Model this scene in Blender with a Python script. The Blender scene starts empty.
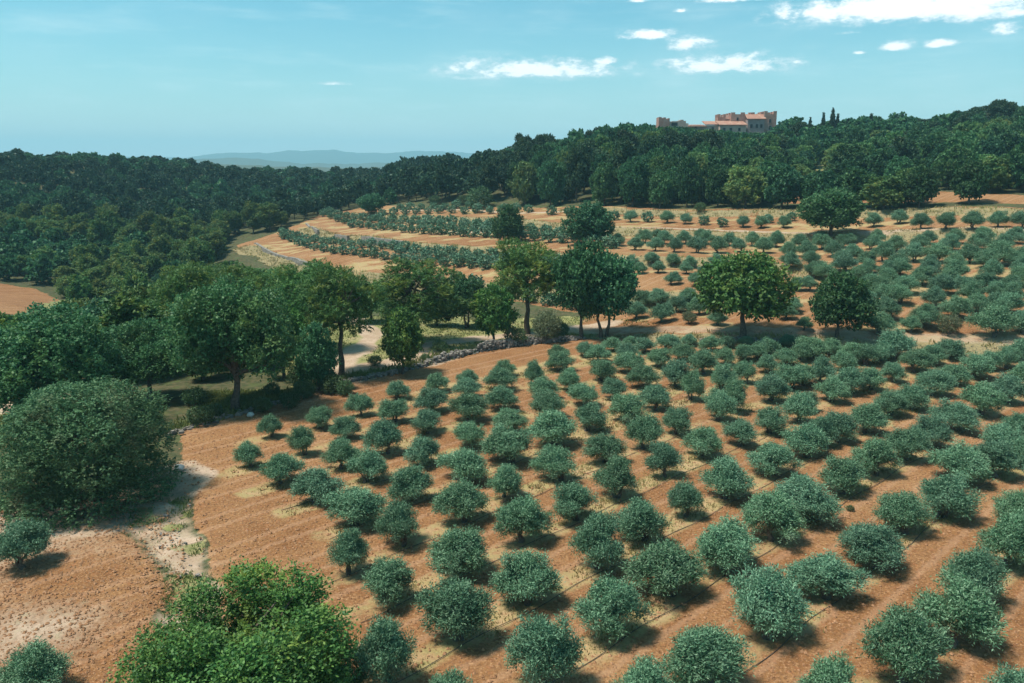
import bpy, bmesh, math, random
import numpy as np
from mathutils import Vector, Matrix

# ------------------------------------------------------------------ camera, world, sun, exposure
sc = bpy.context.scene
COL = sc.collection
CAM_H, F_PX, PITCH = 20.0, 800.0, math.atan(176 / 800.0)
cam_d = bpy.data.cameras.new("camera"); cam = bpy.data.objects.new("camera", cam_d); COL.objects.link(cam)
cam.location = (0, 0, CAM_H); cam.rotation_euler = (math.pi / 2 - PITCH, 0, 0)
cam_d.sensor_width = 36.0; cam_d.lens = 36.0 * F_PX / 1024.0
cam_d.clip_start = 0.5; cam_d.clip_end = 40000
sc.camera = cam

SUN_EL, SUN_AZ = math.radians(65), math.radians(-100)      # azimuth from +Y towards +X
SUN_STRENGTH, SKY_STRENGTH = 4.3, 0.125
sun_d = bpy.data.lights.new("sun", 'SUN'); sun = bpy.data.objects.new("sun", sun_d); COL.objects.link(sun)
sun_d.energy = SUN_STRENGTH; sun_d.angle = math.radians(8); sun_d.color = (1.0, 0.94, 0.84)
sdir = Vector((math.cos(SUN_EL) * math.sin(SUN_AZ), math.cos(SUN_EL) * math.cos(SUN_AZ), math.sin(SUN_EL)))
sun.rotation_euler = sdir.to_track_quat('Z', 'Y').to_euler(); sun.location = (0, 0, 200)

sc.view_settings.view_transform = 'Standard'; sc.view_settings.look = 'None'
sc.view_settings.exposure = 0.55; sc.view_settings.gamma = 1.0; sc.view_settings.use_curve_mapping = False
sc.cycles.use_denoising = True
sc.cycles.max_bounces = 6; sc.cycles.diffuse_bounces = 3; sc.cycles.transmission_bounces = 3; sc.cycles.volume_bounces = 0
sc.cycles.transparent_max_bounces = 4
sc.cycles.sample_clamp_indirect = 4.0

def pix_dir(px, py):
    u = (px - 512.0) / F_PX; v = (341.5 - py) / F_PX
    return np.array([u, math.cos(PITCH) + v * math.sin(PITCH), -math.sin(PITCH) + v * math.cos(PITCH)])

def az_el(px, py):
    d = pix_dir(px, py)
    return math.atan2(d[0], d[1]), math.atan2(d[2], math.hypot(d[0], d[1]))

class NT:
    """small helper that writes shader nodes"""
    def __init__(s, tree): s.t = tree; s.n = tree.nodes; s.l = tree.links
    def new(s, kind, **kw):
        n = s.n.new(kind)
        for k, v in kw.items(): setattr(n, k, v)
        return n
    def put(s, sock, v):
        if isinstance(v, bpy.types.NodeSocket): s.l.new(v, sock)
        elif v is not None: sock.default_value = v
    def math(s, op, a, b=None, c=None, clamp=False):
        n = s.new('ShaderNodeMath', operation=op, use_clamp=clamp)
        s.put(n.inputs[0], a)
        if b is not None: s.put(n.inputs[1], b)
        if c is not None: s.put(n.inputs[2], c)
        return n.outputs[0]
    def mix(s, f, a, b, blend='MIX'):
        n = s.new('ShaderNodeMix', data_type='RGBA', blend_type=blend)
        s.put(n.inputs[0], f); s.put(n.inputs[6], a if not isinstance(a, tuple) else (*a, 1)[:4]); s.put(n.inputs[7], b if not isinstance(b, tuple) else (*b, 1)[:4])
        return n.outputs[2]
    def noise(s, vec, scale, detail=4, rough=0.55, lac=2.0):
        n = s.new('ShaderNodeTexNoise'); s.put(n.inputs['Vector'], vec)
        n.inputs['Scale'].default_value = scale; n.inputs['Detail'].default_value = detail; n.inputs['Roughness'].default_value = rough; n.inputs['Lacunarity'].default_value = lac
        return n.outputs['Fac']
    def step(s, v, lo, hi, a=0.0, b=1.0):
        n = s.new('ShaderNodeMapRange', interpolation_type='SMOOTHSTEP'); s.put(n.inputs[0], v)
        s.put(n.inputs[1], lo); s.put(n.inputs[2], hi); n.inputs[3].default_value = a; n.inputs[4].default_value = b
        return n.outputs[0]

world = bpy.data.worlds.new("World"); sc.world = world; world.use_nodes = True
def build_world():
    t = NT(world.node_tree); t.n.clear()
    sky = t.new('ShaderNodeTexSky', sky_type='NISHITA'); sky.sun_disc = False
    sky.sun_elevation = SUN_EL; sky.sun_rotation = SUN_AZ; sky.altitude = 350; sky.air_density = 1.0; sky.dust_density = 1.6; sky.ozone_density = 1.0
    tint = t.mix(1.0, sky.outputs[0], SKY_TINT, 'MULTIPLY')
    co = t.new('ShaderNodeTexCoord').outputs['Generated']
    sep = t.new('ShaderNodeSeparateXYZ'); t.l.new(co, sep.inputs[0])
    az = t.math('ARCTAN2', sep.outputs[0], sep.outputs[1]); el = t.math('ARCSINE', sep.outputs[2])
    total = None
    for px, py, w, h, s in CLOUDS:
        a0, e0 = az_el(px, py); a1, _ = az_el(px + w / 2, py); _, e1 = az_el(px, py - h / 2)
        da = t.math('DIVIDE', t.math('SUBTRACT', az, a0), max(a1 - a0, 1e-3)); de = t.math('DIVIDE', t.math('SUBTRACT', el, e0), max(e1 - e0, 1e-3))
        # a flat base: what hangs below the middle is squeezed
        de = t.math('MULTIPLY', de, t.math('ADD', 1.0, t.math('MULTIPLY', t.math('LESS_THAN', de, 0.0), 0.7)))
        r2 = t.math('ADD', t.math('MULTIPLY', da, da), t.math('MULTIPLY', de, de))
        g = t.math('MULTIPLY', t.math('EXPONENT', t.math('MULTIPLY', r2, -0.9)), s)
        total = g if total is None else t.math('MAXIMUM', total, g)
    mp = t.new('ShaderNodeMapping'); t.l.new(co, mp.inputs[0]); mp.inputs['Scale'].default_value = (1, 1, 2.3)
    n1 = t.noise(mp.outputs[0], 46, 9, 0.66); n2 = t.noise(mp.outputs[0], 7, 4, 0.5)
    dens = t.math('ADD', total, t.math('MULTIPLY', t.math('SUBTRACT', n1, 0.5), 2.1))
    dens = t.math('MULTIPLY', t.step(dens, 0.22, 0.98), t.math('MINIMUM', t.math('MULTIPLY', total, 2.2), 1.0))
    # thin high veil, uneven
    veil = t.math('MULTIPLY', t.step(n2, 0.42, 0.75), 0.10)
    hz = t.math('EXPONENT', t.math('MULTIPLY', t.math("MAXIMUM", el, 0.0), -14.0))
    tint = t.mix(t.math('MULTIPLY', hz, .85), tint, (6.6, 6.9, 6.9))        # whitish air low over the horizon
    mp2 = t.new('ShaderNodeMapping'); t.l.new(co, mp2.inputs[0]); mp2.inputs['Scale'].default_value = (1, 1, 7); mp2.inputs['Rotation'].default_value = (.12, .06, .3)
    streak = t.step(t.noise(mp2.outputs[0], 9, 8, .62), .46, .80)
    tint = t.mix(t.math('MULTIPLY', streak, .26), tint, (4.8, 6.2, 6.4))
    c = t.mix(veil, tint, (5.5, 6.3, 6.5))
    c = t.mix(t.math('MULTIPLY', dens, 0.97), c, t.mix(t.step(dens, .25, .9), (5.4, 6.1, 6.4), CLOUD_COL))
    bg = t.new('ShaderNodeBackground'); t.l.new(c, bg.inputs[0]); bg.inputs[1].default_value = SKY_STRENGTH
    out = t.new('ShaderNodeOutputWorld'); t.l.new(bg.outputs[0], out.inputs[0])
SKY_TINT = (0.32, .82, .80)
CLOUD_COL = (7.5, 7.7, 7.7)
CLOUDS = [(648, 35, 60, 15, 1.0), (690, 44, 50, 22, 1.0), (535, 71, 200, 28, .95), (725, 66, 140, 28, .95), (604, 62, 30, 12, .95), (910, 8, 290, 44, 1.25), (850, 14, 90, 18, 1.0),
          (985, 14, 110, 24, 1.0), (730, 0, 80, 9, .9), (900, 47, 40, 13, 1), (940, 44, 44, 11, 1), (1005, 31, 36, 19, 1), (680, 11, 14, 6, .9),
          (640, 1, 30, 6, .8), (850, 33, 26, 6, .6), (335, 84, 46, 5, .7), (858, 53, 14, 5, .7), (800, 62, 26, 7, .6), (470, 78, 70, 8, .6)]
build_world()

# ------------------------------------------------------------------ terrain
def world_at(px, py, Y):
    d = pix_dir(px, py); k = Y / d[1]
    return d[0] * k, Y, CAM_H + d[2] * k

CTRL = []
for x, y in [(-70, -60), (0, -60), (70, -60), (-70, 0), (0, 0), (70, 0), (-60, 30), (-30, 25), (0, 30), (25, 30), (60, 30), (-18, 50), (0, 50), (25, 50), (50, 50), (80, 55), (-25, 65), (-5, 70),
             (12, 78), (30, 78), (50, 77), (75, 80), (10, 60), (35, 65), (0, 88), (8, 98), (-20, 85), (-14, 100)]:
    CTRL.append((x, y, 0.0))
for x, y, z in [(-50, 50, -.4), (-65, 75, -1.2), (-40, 75, -.8), (-120, 60, -1), (-140, 0, 0), (-150, -60, 0), (140, 0, 1), (140, -60, 0), (-45, 100, -2.5), (-110, 110, -3),
                (-380, 0, 6), (-380, 200, 10), (-320, 380, 17), (-250, 120, 1), (-220, 240, 8), (380, 0, 8), (380, 150, 25), (330, 300, 36), (200, 120, 9), (150, 70, 3),
                (230, 420, 28), (100, 450, 24), (-380, 560, 12), (-100, 620, 8), (150, 650, 18), (400, 600, 25), (0, 700, 6), (-300, 700, 9), (-20, 520, 9), (-60, 680, 7), (-180, 600, 10)]:
    CTRL.append((x, y, z))
for px, py, Y in [(10, 300, 140), (-80, 300, 140), (330, 322, 104), (560, 322, 103), (240, 250, 208), (300, 262, 170), (400, 272, 150), (480, 281, 135), (560, 291, 118),
                  (640, 296, 108), (640, 315, 100), (740, 335, 88), (740, 292, 104), (740, 252, 138), (740, 232, 158), (740, 206, 184), (850, 335, 86), (850, 300, 98), (850, 262, 124), (850, 230, 150), (850, 205, 172),
                  (1000, 338, 84), (1000, 300, 95), (1000, 270, 107), (1000, 246, 122), (1000, 226, 135), (1000, 200, 155), (1150, 330, 84), (1150, 270, 108), (1150, 225, 135),
                  (290, 222, 245), (340, 232, 215), (400, 214, 236), (400, 226, 204), (400, 246, 174), (520, 210, 220), (520, 240, 164), (520, 265, 135),
                  (640, 223, 176), (640, 251, 140), (640, 274, 117), (450, 201, 246), (600, 204, 205), (700, 205, 196), (700, 140, 330), (760, 138, 330), (1000, 137, 260), (900, 152, 260), (1100, 130, 260),
                  (820, 172, 240), (560, 172, 250), (500, 182, 275), (40, 172, 330), (150, 176, 350), (250, 177, 400), (350, 176, 480), (50, 228, 240), (200, 222, 280), (-80, 200, 280), (300, 203, 330), (-60, 260, 190)]:
    CTRL.append(world_at(px, py, Y))
for px, py, Y, dz in [(150, 292, 150, -6), (100, 255, 185, -5), (200, 262, 178, -7), (220, 300, 140, -4.5), (150, 250, 208, -4), (300, 285, 138, -3.5), (40, 270, 170, -4), (400, 292, 128, -2.2), (200, 330, 105, -1.0)]:
    x, y, z = world_at(px, py, Y); CTRL.append((x, y, z + dz))
CTRL = np.array(CTRL)

def tps_fit(P, lam):
    S = 100.0; XY = P[:, :2] / S; n = len(P)
    r2 = ((XY[:, None] - XY[None]) ** 2).sum(-1); K = 0.5 * r2 * np.log(r2 + 1e-12) + lam * np.eye(n)
    A = np.zeros((n + 3, n + 3)); A[:n, :n] = K; A[:n, n] = 1; A[:n, n + 1:] = XY; A[n, :n] = 1; A[n + 1:, :n] = XY.T
    b = np.concatenate([P[:, 2], np.zeros(3)]); w = np.linalg.solve(A, b)
    return XY, w, S
TPS = tps_fit(CTRL, 0.004)
def tps(x, y):
    XY, w, S = TPS; n = len(XY); out = np.empty(len(x))
    for i in range(0, len(x), 20000):
        q = np.stack([x[i:i + 20000], y[i:i + 20000]], 1) / S
        r2 = ((q[:, None] - XY[None]) ** 2).sum(-1)
        out[i:i + 20000] = (0.5 * r2 * np.log(r2 + 1e-12)) @ w[:n] + w[n] + q @ w[n + 1:]
    return out
GX0, GX1, GY0, GY1, GS = -420.0, 420.0, -80.0, 760.0, 4.0
_gx = np.arange(GX0, GX1 + 1, GS); _gy = np.arange(GY0, GY1 + 1, GS)
_GXX, _GYY = np.meshgrid(_gx, _gy)
GRID = tps(_GXX.ravel(), _GYY.ravel()).reshape(_GXX.shape)
def smooth_h(x, y):
    x = np.asarray(x, float); y = np.asarray(y, float)
    fx = np.clip((x - GX0) / GS, 0, len(_gx) - 1.001); fy = np.clip((y - GY0) / GS, 0, len(_gy) - 1.001)
    i = fx.astype(int); j = fy.astype(int); a = fx - i; b = fy - j
    h = (GRID[j, i] * (1 - a) + GRID[j, i + 1] * a) * (1 - b) + (GRID[j + 1, i] * (1 - a) + GRID[j + 1, i + 1] * a) * b
    # the levelled olive field
    return h
def sstep(t): t = np.clip(t, 0, 1); return t * t * (3 - 2 * t)
def vnoise(x, y, seed):
    x = np.asarray(x, float); y = np.asarray(y, float)
    i = np.floor(x).astype(np.int64); j = np.floor(y).astype(np.int64); a = x - i; b = y - j; a = a * a * (3 - 2 * a); b = b * b * (3 - 2 * b)
    def hsh(i, j):
        v = (i * 374761393 + j * 668265263 + seed * 974711) & 0xffffffff; v = ((v ^ (v >> 13)) * 1274126177) & 0xffffffff
        return ((v ^ (v >> 16)) & 0xffff) / 65535.0
    return (hsh(i, j) * (1 - a) + hsh(i + 1, j) * a) * (1 - b) + (hsh(i, j + 1) * (1 - a) + hsh(i + 1, j + 1) * a) * b
RIDGES = [(7600.0, 1500.0, [(-700, 150), (-200, 152), (60, 156), (190, 158), (215, 154), (245, 153), (265, 153), (290, 150), (320, 151), (335, 150), (350, 152), (380, 153), (420, 151), (440, 151), (470, 153), (520, 152), (700, 155), (1100, 152), (1700, 150)]),
          (4300.0, 700.0, [(-700, 160), (60, 161), (190, 160), (240, 158), (270, 160), (300, 163), (330, 164), (390, 162), (450, 161), (520, 162), (1100, 160), (1700, 162)]),
          (2300.0, 400.0, [(-700, 166), (60, 166), (220, 165), (270, 166), (330, 168), (390, 167), (450, 166), (1100, 166), (1700, 166)])]
def far_h(x, y):
    r = np.hypot(x, y); az = np.arctan2(x, y)
    z = -45.0 + 10 * vnoise(x / 300, y / 300, 3) + 14 * vnoise(x / 900, y / 900, 5)
    for R, wd, prof in RIDGES:
        A = np.array([az_el(px, py) for px, py in prof])
        el = np.interp(az, A[:, 0], A[:, 1]); top = CAM_H + R * np.tan(el)
        top = top + (vnoise(az * 60, r * 0, 11) - .5) * R * .0018 + (vnoise(az * 200, r * 0, 12) - .5) * R * .0008
        g = np.exp(-((r - R) / (wd * .5)) ** 2)
        z = np.maximum(z, -45 + (top + 45) * g * (1 - .12 * np.abs(np.sin((r - R) / 90 + 7 * vnoise(x / 250, y / 250, 9))) * (np.abs(r - R) > 60)))
    return z
BANKS = []                                                  # (world polyline, height)
def base_h(x, y):
    x = np.asarray(x, float); y = np.asarray(y, float)
    r = np.hypot(x, y); near = smooth_h(x, y)
    k = sstep((r - 480) / 300.0)
    return near * (1 - k) + far_h(x, y) * k
def seg_dist(x, y, P):
    """distance to a polyline and the side (+ left of its direction)"""
    best = np.full(x.shape, 1e9); side = np.zeros(x.shape); par = np.zeros(x.shape)
    for q in range(len(P) - 1):
        ax, ay = P[q]; bx, by = P[q + 1]; dx, dy = bx - ax, by - ay; L2 = dx * dx + dy * dy
        t = np.clip(((x - ax) * dx + (y - ay) * dy) / L2, 0, 1)
        ex = x - ax - t * dx; ey = y - ay - t * dy; d = np.hypot(ex, ey)
        m = d < best; best = np.where(m, d, best); side = np.where(m, np.sign(dx * ey - dy * ex), side)
        par = np.where(m, q + t, par)
    return best, side, par
def hgt(x, y):
    x = np.atleast_1d(np.asarray(x, float)); y = np.atleast_1d(np.asarray(y, float))
    h = base_h(x, y)
    for P, A in BANKS:
        bb = (x > P[:, 0].min() - 14) & (x < P[:, 0].max() + 14) & (y > P[:, 1].min() - 14) & (y < P[:, 1].max() + 14)
        if not bb.any(): continue
        d, s, par = seg_dist(x[bb], y[bb], P)
        ends = sstep(par / .35) * sstep((len(P) - 1 - par) / .35)
        prof = s * sstep(d / 0.9) * np.exp(-(d / 5.0)) * A * .62 * ends
        h[bb] += prof
    return h
def ground_at(px, py, fn=None):
    """where the ray through a picture point first meets the ground"""
    fn = fn or hgt
    px = np.atleast_1d(np.asarray(px, float)); py = np.atleast_1d(np.asarray(py, float)); out = np.zeros((len(px), 3))
    Ys = np.concatenate([np.arange(12, 300, .5), np.arange(300, 900, 2.0)])
    for i in range(len(px)):
        d = pix_dir(px[i], py[i]); d = d / d[1]
        X = d[0] * Ys; Z = CAM_H + d[2] * Ys; g = Z - fn(X, Ys)
        k = np.argmax(g < 0) if (g < 0).any() else len(Ys) - 1
        k = max(k, 1); t = g[k - 1] / (g[k - 1] - g[k] + 1e-9); t = min(max(t, 0), 1)
        Y = Ys[k - 1] + t * (Ys[k] - Ys[k - 1]); out[i] = (d[0] * Y, Y, fn(np.array([d[0] * Y]), np.array([Y]))[0])
    return out
def wpoly(pts, fn=None):
    q = ground_at([p[0] for p in pts], [p[1] for p in pts], fn or base_h); return q[:, :2]
for pts, A in [([(640, 338), (690, 340), (770, 342), (850, 346), (930, 350), (1030, 353), (1160, 356)], .7),
               ([(236, 249), (262, 252), (300, 268), (340, 276), (420, 284), (480, 289), (560, 297), (640, 300), (700, 303), (760, 305)], 1.5),
               ([(302, 229), (318, 233), (340, 240), (400, 246), (480, 252), (560, 259), (640, 262), (740, 266), (860, 277), (900, 282)], 1.4),
               ([(332, 215), (400, 219), (500, 221), (560, 228), (640, 233), (740, 237), (860, 237), (1030, 236), (1160, 236)], 1.3),
               ([(560, 211), (700, 214), (800, 213), (870, 214), (1030, 214), (1160, 213)], 1.0)]:
    BANKS.append((wpoly(pts), A))
def to_pix(x, y, z):
    zz = z - CAM_H; dep = y * math.cos(PITCH) - zz * math.sin(PITCH); up = y * math.sin(PITCH) + zz * math.cos(PITCH)
    dep = np.maximum(dep, 1e-3)
    return 512 + F_PX * x / dep, 341.5 - F_PX * up / dep, dep
def inside(x, y, P):
    r = np.zeros(x.shape, bool); n = len(P)
    for i in range(n):
        x0, y0 = P[i]; x1, y1 = P[(i + 1) % n]
        c = ((y0 > y) != (y1 > y))
        if y1 != y0: r ^= c & (x < (x1 - x0) * (y - y0) / (y1 - y0) + x0)
    return r
def zone(x, y, P, soft):
    """1 inside a polygon, fading over SOFT metres"""
    bb = (x > P[:, 0].min() - soft * 3) & (x < P[:, 0].max() + soft * 3) & (y > P[:, 1].min() - soft * 3) & (y < P[:, 1].max() + soft * 3)
    out = np.zeros(x.shape)
    if bb.any():
        xs, ys = x[bb], y[bb]; ins = inside(xs, ys, P); d, _, _ = seg_dist(xs, ys, np.vstack([P, P[:1]]))
        out[bb] = sstep(.5 + np.where(ins, d, -d) / (2 * soft))
    return out

# ------------------------------------------------------------------ materials
def new_mat(name):
    m = bpy.data.materials.new(name); m.use_nodes = True; t = NT(m.node_tree); t.n.clear()
    out = t.new('ShaderNodeOutputMaterial'); b = t.new('ShaderNodeBsdfPrincipled'); t.l.new(b.outputs[0], out.inputs[0])
    return m, t, b, out
def leaf_mat(name, c1, c2, hue=.02, val=.3, transl=.22, rough=.55, spec=.25, c3=None):
    m, t, b, out = new_mat(name)
    geo = t.new('ShaderNodeNewGeometry').outputs['Random Per Island']; rnd = t.new('ShaderNodeObjectInfo').outputs['Random']
    oc = t.new('ShaderNodeTexCoord').outputs['Object']
    c = t.mix(geo, c1, c2)
    big = t.noise(oc, .11, 2, .5); geo2 = t.step(big, .30, .70)
    if c3: c = t.mix(t.step(t.noise(oc, 0.55, 3), .52, .68), c, c3)
    hs = t.new('ShaderNodeHueSaturation'); t.l.new(c, hs.inputs['Color'])
    t.put(hs.inputs['Hue'], t.math('ADD', .5 - hue / 2 - .015, t.math('ADD', t.math('MULTIPLY', rnd, hue), t.math('MULTIPLY', geo2, .03))))
    r2 = t.math('FRACT', t.math('MULTIPLY', rnd, 7.31)); t.put(hs.inputs['Value'], t.math('MULTIPLY', t.math('ADD', 1 - val / 2, t.math('MULTIPLY', r2, val)), t.math('ADD', .86, t.math('MULTIPLY', geo2, .30))))
    t.l.new(hs.outputs[0], b.inputs['Base Color']); b.inputs['Roughness'].default_value = rough; b.inputs['Specular IOR Level'].default_value = spec
    tr = t.new('ShaderNodeBsdfTranslucent'); t.l.new(hs.outputs[0], tr.inputs[0])
    mx = t.new('ShaderNodeMixShader'); mx.inputs[0].default_value = transl; t.l.new(b.outputs[0], mx.inputs[1]); t.l.new(tr.outputs[0], mx.inputs[2]); t.l.new(mx.outputs[0], out.inputs[0])
    return m
def bump(t, b, h, strength, dist):
    n = t.new('ShaderNodeBump'); n.inputs['Strength'].default_value = strength; n.inputs['Distance'].default_value = dist
    t.put(n.inputs['Height'], h); t.l.new(n.outputs[0], b.inputs['Normal'])
def mottled(name, c1, c2, scale, rough=.85, bmp=.4, bd=.05, c3=None, sc3=1.0):
    m, t, b, out = new_mat(name); oc = t.new('ShaderNodeTexCoord').outputs['Object']
    n = t.noise(oc, scale, 6, .65); c = t.mix(t.step(n, .3, .7), c1, c2)
    big = t.noise(oc, .11, 2, .5); geo2 = t.step(big, .30, .70)
    if c3: c = t.mix(t.step(t.noise(oc, sc3, 4), .5, .66), c, c3)
    t.l.new(c, b.inputs['Base Color']); b.inputs['Roughness'].default_value = rough; b.inputs['Specular IOR Level'].default_value = .2
    bump(t, b, n, bmp, bd); return m
M = {}
M['olive'] = leaf_mat('olive_leaves', (.034, .114, .058), (.205, .345, .205), .035, .40, .13, .55, .22, c3=(.155, .250, .155))
M['olive_dry'] = leaf_mat('dry_olive_leaves', (.10, .13, .06), (.17, .19, .10), .02, .25, .15)
M['oak'] = leaf_mat('oak_leaves', (.024, .092, .038), (.080, .185, .066), .06, .65, .3)
M['oak_mid'] = leaf_mat('big_oak_leaves', (.030, .115, .045), (.090, .205, .075), .03, .3, .3, c3=(.11, .20, .06))
M['oak_bright'] = leaf_mat('bright_oak_leaves', (.050, .125, .030), (.115, .20, .045), .02, .25, .28, c3=(.145, .19, .035))
M['oak_fresh'] = leaf_mat('fresh_oak_leaves', (.028, .10, .026), (.125, .25, .055), .02, .2, .26, c3=(.19, .27, .05))
M['holm'] = leaf_mat('holm_oak_leaves', (.058, .145, .062), (.155, .255, .110), .03, .3, .28, .6, .2, c3=(.14, .175, .085))
M['pine'] = leaf_mat('pine_needles', (.046, .115, .036), (.130, .210, .050), .05, .45, .3, c3=(.19, .22, .04))
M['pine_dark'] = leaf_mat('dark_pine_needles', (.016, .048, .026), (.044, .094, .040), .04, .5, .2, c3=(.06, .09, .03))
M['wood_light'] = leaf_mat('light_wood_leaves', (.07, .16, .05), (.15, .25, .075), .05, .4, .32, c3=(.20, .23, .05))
M['cypress'] = leaf_mat('cypress_leaves', (.022, .05, .03), (.04, .075, .042), .02, .3, .1)
M['shrub'] = leaf_mat('shrub_leaves', (.05, .11, .045), (.10, .16, .06), .05, .4, .2)
M['bark'] = mottled('bark', (.06, .045, .035), (.16, .125, .095), 9, .9, .6, .03)
M['olive_bark'] = mottled('olive_bark', (.07, .058, .045), (.17, .145, .115), 12, .9, .6, .03)
M['stone'] = mottled('dry_stone', (.15, .13, .115), (.30, .265, .225), 2.3, .9, .5, .04, (.15, .14, .12), 1.1)
M['boulder'] = mottled('pale_limestone', (.5, .47, .42), (.66, .63, .57), 3, .9, .5, .05)
M['hose'] = mottled('black_hose', (.03, .03, .03), (.11, .09, .075), 5, .6, .1, .01)
M['drygrass'] = leaf_mat('dry_grass', (.22, .19, .07), (.38, .33, .14), .03, .3, .3)
M['greengrass'] = leaf_mat('green_grass', (.11, .15, .04), (.22, .24, .08), .03, .3, .3)
M['clod'] = mottled('soil_clods', (.26, .125, .06), (.40, .215, .115), 3, .95, .3, .02)
M['castle'] = mottled('castle_brick', (.30, .155, .12), (.42, .235, .18), 0.9, .9, .5, .08, (.36, .25, .20), .22)
M['castle_pale'] = mottled('castle_stucco', (.42, .30, .24), (.52, .39, .31), 0.6, .9, .3, .05, (.36, .25, .2), .3)
M['castle_shade_and_trim'] = mottled('castle_shade_and_stone', (.25, .19, .18), (.34, .27, .25), 0.8, .9, .4, .06)  # darker grey-brown paints the facade's shade; window surrounds share it
M['rooftile'] = mottled('roof_tiles', (.29, .14, .10), (.38, .20, .145), 1.2, .85, .4, .05, (.38, .24, .17), .5)
M['dark'] = mottled('dark_opening', (.02, .02, .022), (.035, .033, .033), 2, .5, .1, .01)

def ground_material():
    m, t, b, out = new_mat('ground_soil'); oc = t.new('ShaderNodeTexCoord').outputs['Object']
    def att(n):
        a = t.new('ShaderNodeAttribute', attribute_name=n); return a.outputs['Fac']
    nb = t.noise(oc, .45, 5, .6); nm = t.noise(oc, 1.6, 5, .65); nf = t.noise(oc, 5.5, 5, .7); nl = t.noise(oc, .05, 4, .6)
    jit = t.math('MULTIPLY', t.math('SUBTRACT', nm, .5), .9)
    def mask(n, lo=.42, hi=.6, j=1.0): return t.step(t.math('ADD', att(n), t.math('MULTIPLY', jit, j)), lo, hi)
    vor = t.new('ShaderNodeTexVoronoi'); t.l.new(oc, vor.inputs['Vector']); vor.inputs['Scale'].default_value = 4.6; vor.inputs['Randomness'].default_value = 1
    vd = vor.outputs['Distance']
    # woodland floor
    wood = t.mix(t.step(nm, .35, .65), (.045, .055, .024), (.10, .085, .045)); wood = t.mix(t.step(nb, .5, .7), wood, (.075, .095, .035))
    # meadow
    gr = t.mix(t.step(nm, .3, .7), (.17, .18, .065), (.29, .255, .11)); gr = t.mix(t.step(nb, .52, .68), gr, (.31, .25, .13)); gr = t.mix(t.step(nf, .5, .7), gr, (.10, .125, .045))
    # orange tilled soil
    so = t.mix(t.step(nb, .32, .68), (.195, .085, .032), (.275, .135, .055)); so = t.mix(t.math('MULTIPLY', t.step(nl, .40, .66), .7), so, (.34, .19, .088))
    so = t.mix(t.math('MULTIPLY', t.step(nf, .48, .68), .88), so, (.115, .050, .026))
    so = t.mix(t.math('MULTIPLY', t.step(t.noise(oc, 11.0, 3, .6), .56, .70), .6), so, (.45, .275, .145))
    fine = t.noise(oc, 7.5, 3, .75); so = t.mix(t.math('MULTIPLY', t.step(fine, .54, .66), .60), so, (.50, .29, .16)); so = t.mix(t.math('MULTIPLY', t.step(fine, .46, .36), .75), so, (.12, .055, .028))
    so = t.mix(t.math('MULTIPLY', t.step(t.noise(oc, 2.7, 4, .7), .52, .66), .45), so, (.30, .115, .05))
    so = t.mix(t.math('MULTIPLY', t.step(t.noise(oc, 0.9, 5, .7), .56, .68), .5), so, (.17, .078, .04))
    # plough lines along the rows and wheel tracks down the middle of each lane
    sx = t.new('ShaderNodeSeparateXYZ'); t.l.new(oc, sx.inputs[0])
    u = t.math('ADD', t.math('MULTIPLY', sx.outputs[0], .6903), t.math('MULTIPLY', sx.outputs[1], -.7235))
    pl = t.math('SINE', t.math('ADD', t.math('MULTIPLY', u, 2 * math.pi / .62), t.math('MULTIPLY', nm, 7.0)))
    so = t.mix(t.math('MULTIPLY', t.step(pl, .1, .9), t.math('MULTIPLY', t.step(nb, .35, .6), .20)), so, (.17, .078, .038))
    ln = t.math('MULTIPLY', t.math('ABSOLUTE', t.math('SUBTRACT', t.math('FRACT', t.math('DIVIDE', t.math('ADD', u, 19.5), 4.22)), .5)), 4.22)
    wt = t.math('ABSOLUTE', t.math('SUBTRACT', t.math('ADD', ln, t.math('MULTIPLY', t.math('SUBTRACT', nm, .5), .7)), .72))
    so = t.mix(t.math('MULTIPLY', t.step(wt, .30, .08), .30), so, (.43, .255, .155))
    # paths and bare pale ground
    pa = t.mix(t.step(nb, .35, .65), (.36, .25, .17), (.46, .34, .25)); pa = t.mix(t.math('MULTIPLY', t.step(nf, .48, .66), .65), pa, (.22, .15, .095)); pa = t.mix(t.math('MULTIPLY', t.step(nm, .5, .66), .4), pa, (.27, .23, .12))
    st = t.mix(t.step(nm, .36, .6), (.44, .30, .165), (.34, .27, .125)); st = t.mix(t.math('MULTIPLY', t.step(nb, .50, .64), .7), st, (.29, .26, .105))
    c = t.mix(mask('grass'), wood, gr)
    c = t.mix(mask('soil'), c, so)
    c = t.mix(t.math('MULTIPLY', mask('strip', .22, .85, 1.1), .8), c, st)
    c = t.mix(mask('bank', .45, .7), c, t.mix(t.step(nf, .4, .65), (.30, .235, .12), (.17, .14, .085)))
    c = t.mix(mask('path', .26, .80, .8), c, pa)
    t.l.new(c, b.inputs['Base Color']); b.inputs['Roughness'].default_value = .95; b.inputs['Specular IOR Level'].default_value = .1
    h = t.math('ADD', t.math('MULTIPLY', nf, .6), t.math('MULTIPLY', t.math('SUBTRACT', 1.0, vd), .35)); h = t.math('ADD', h, t.math('MULTIPLY', nm, .8))
    amt = t.math('ADD', .25, t.math('MULTIPLY', att('soil'), .75))
    bump(t, b, t.math('MULTIPLY', h, amt), .8, .14)
    return m
M['ground'] = ground_material()

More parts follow.
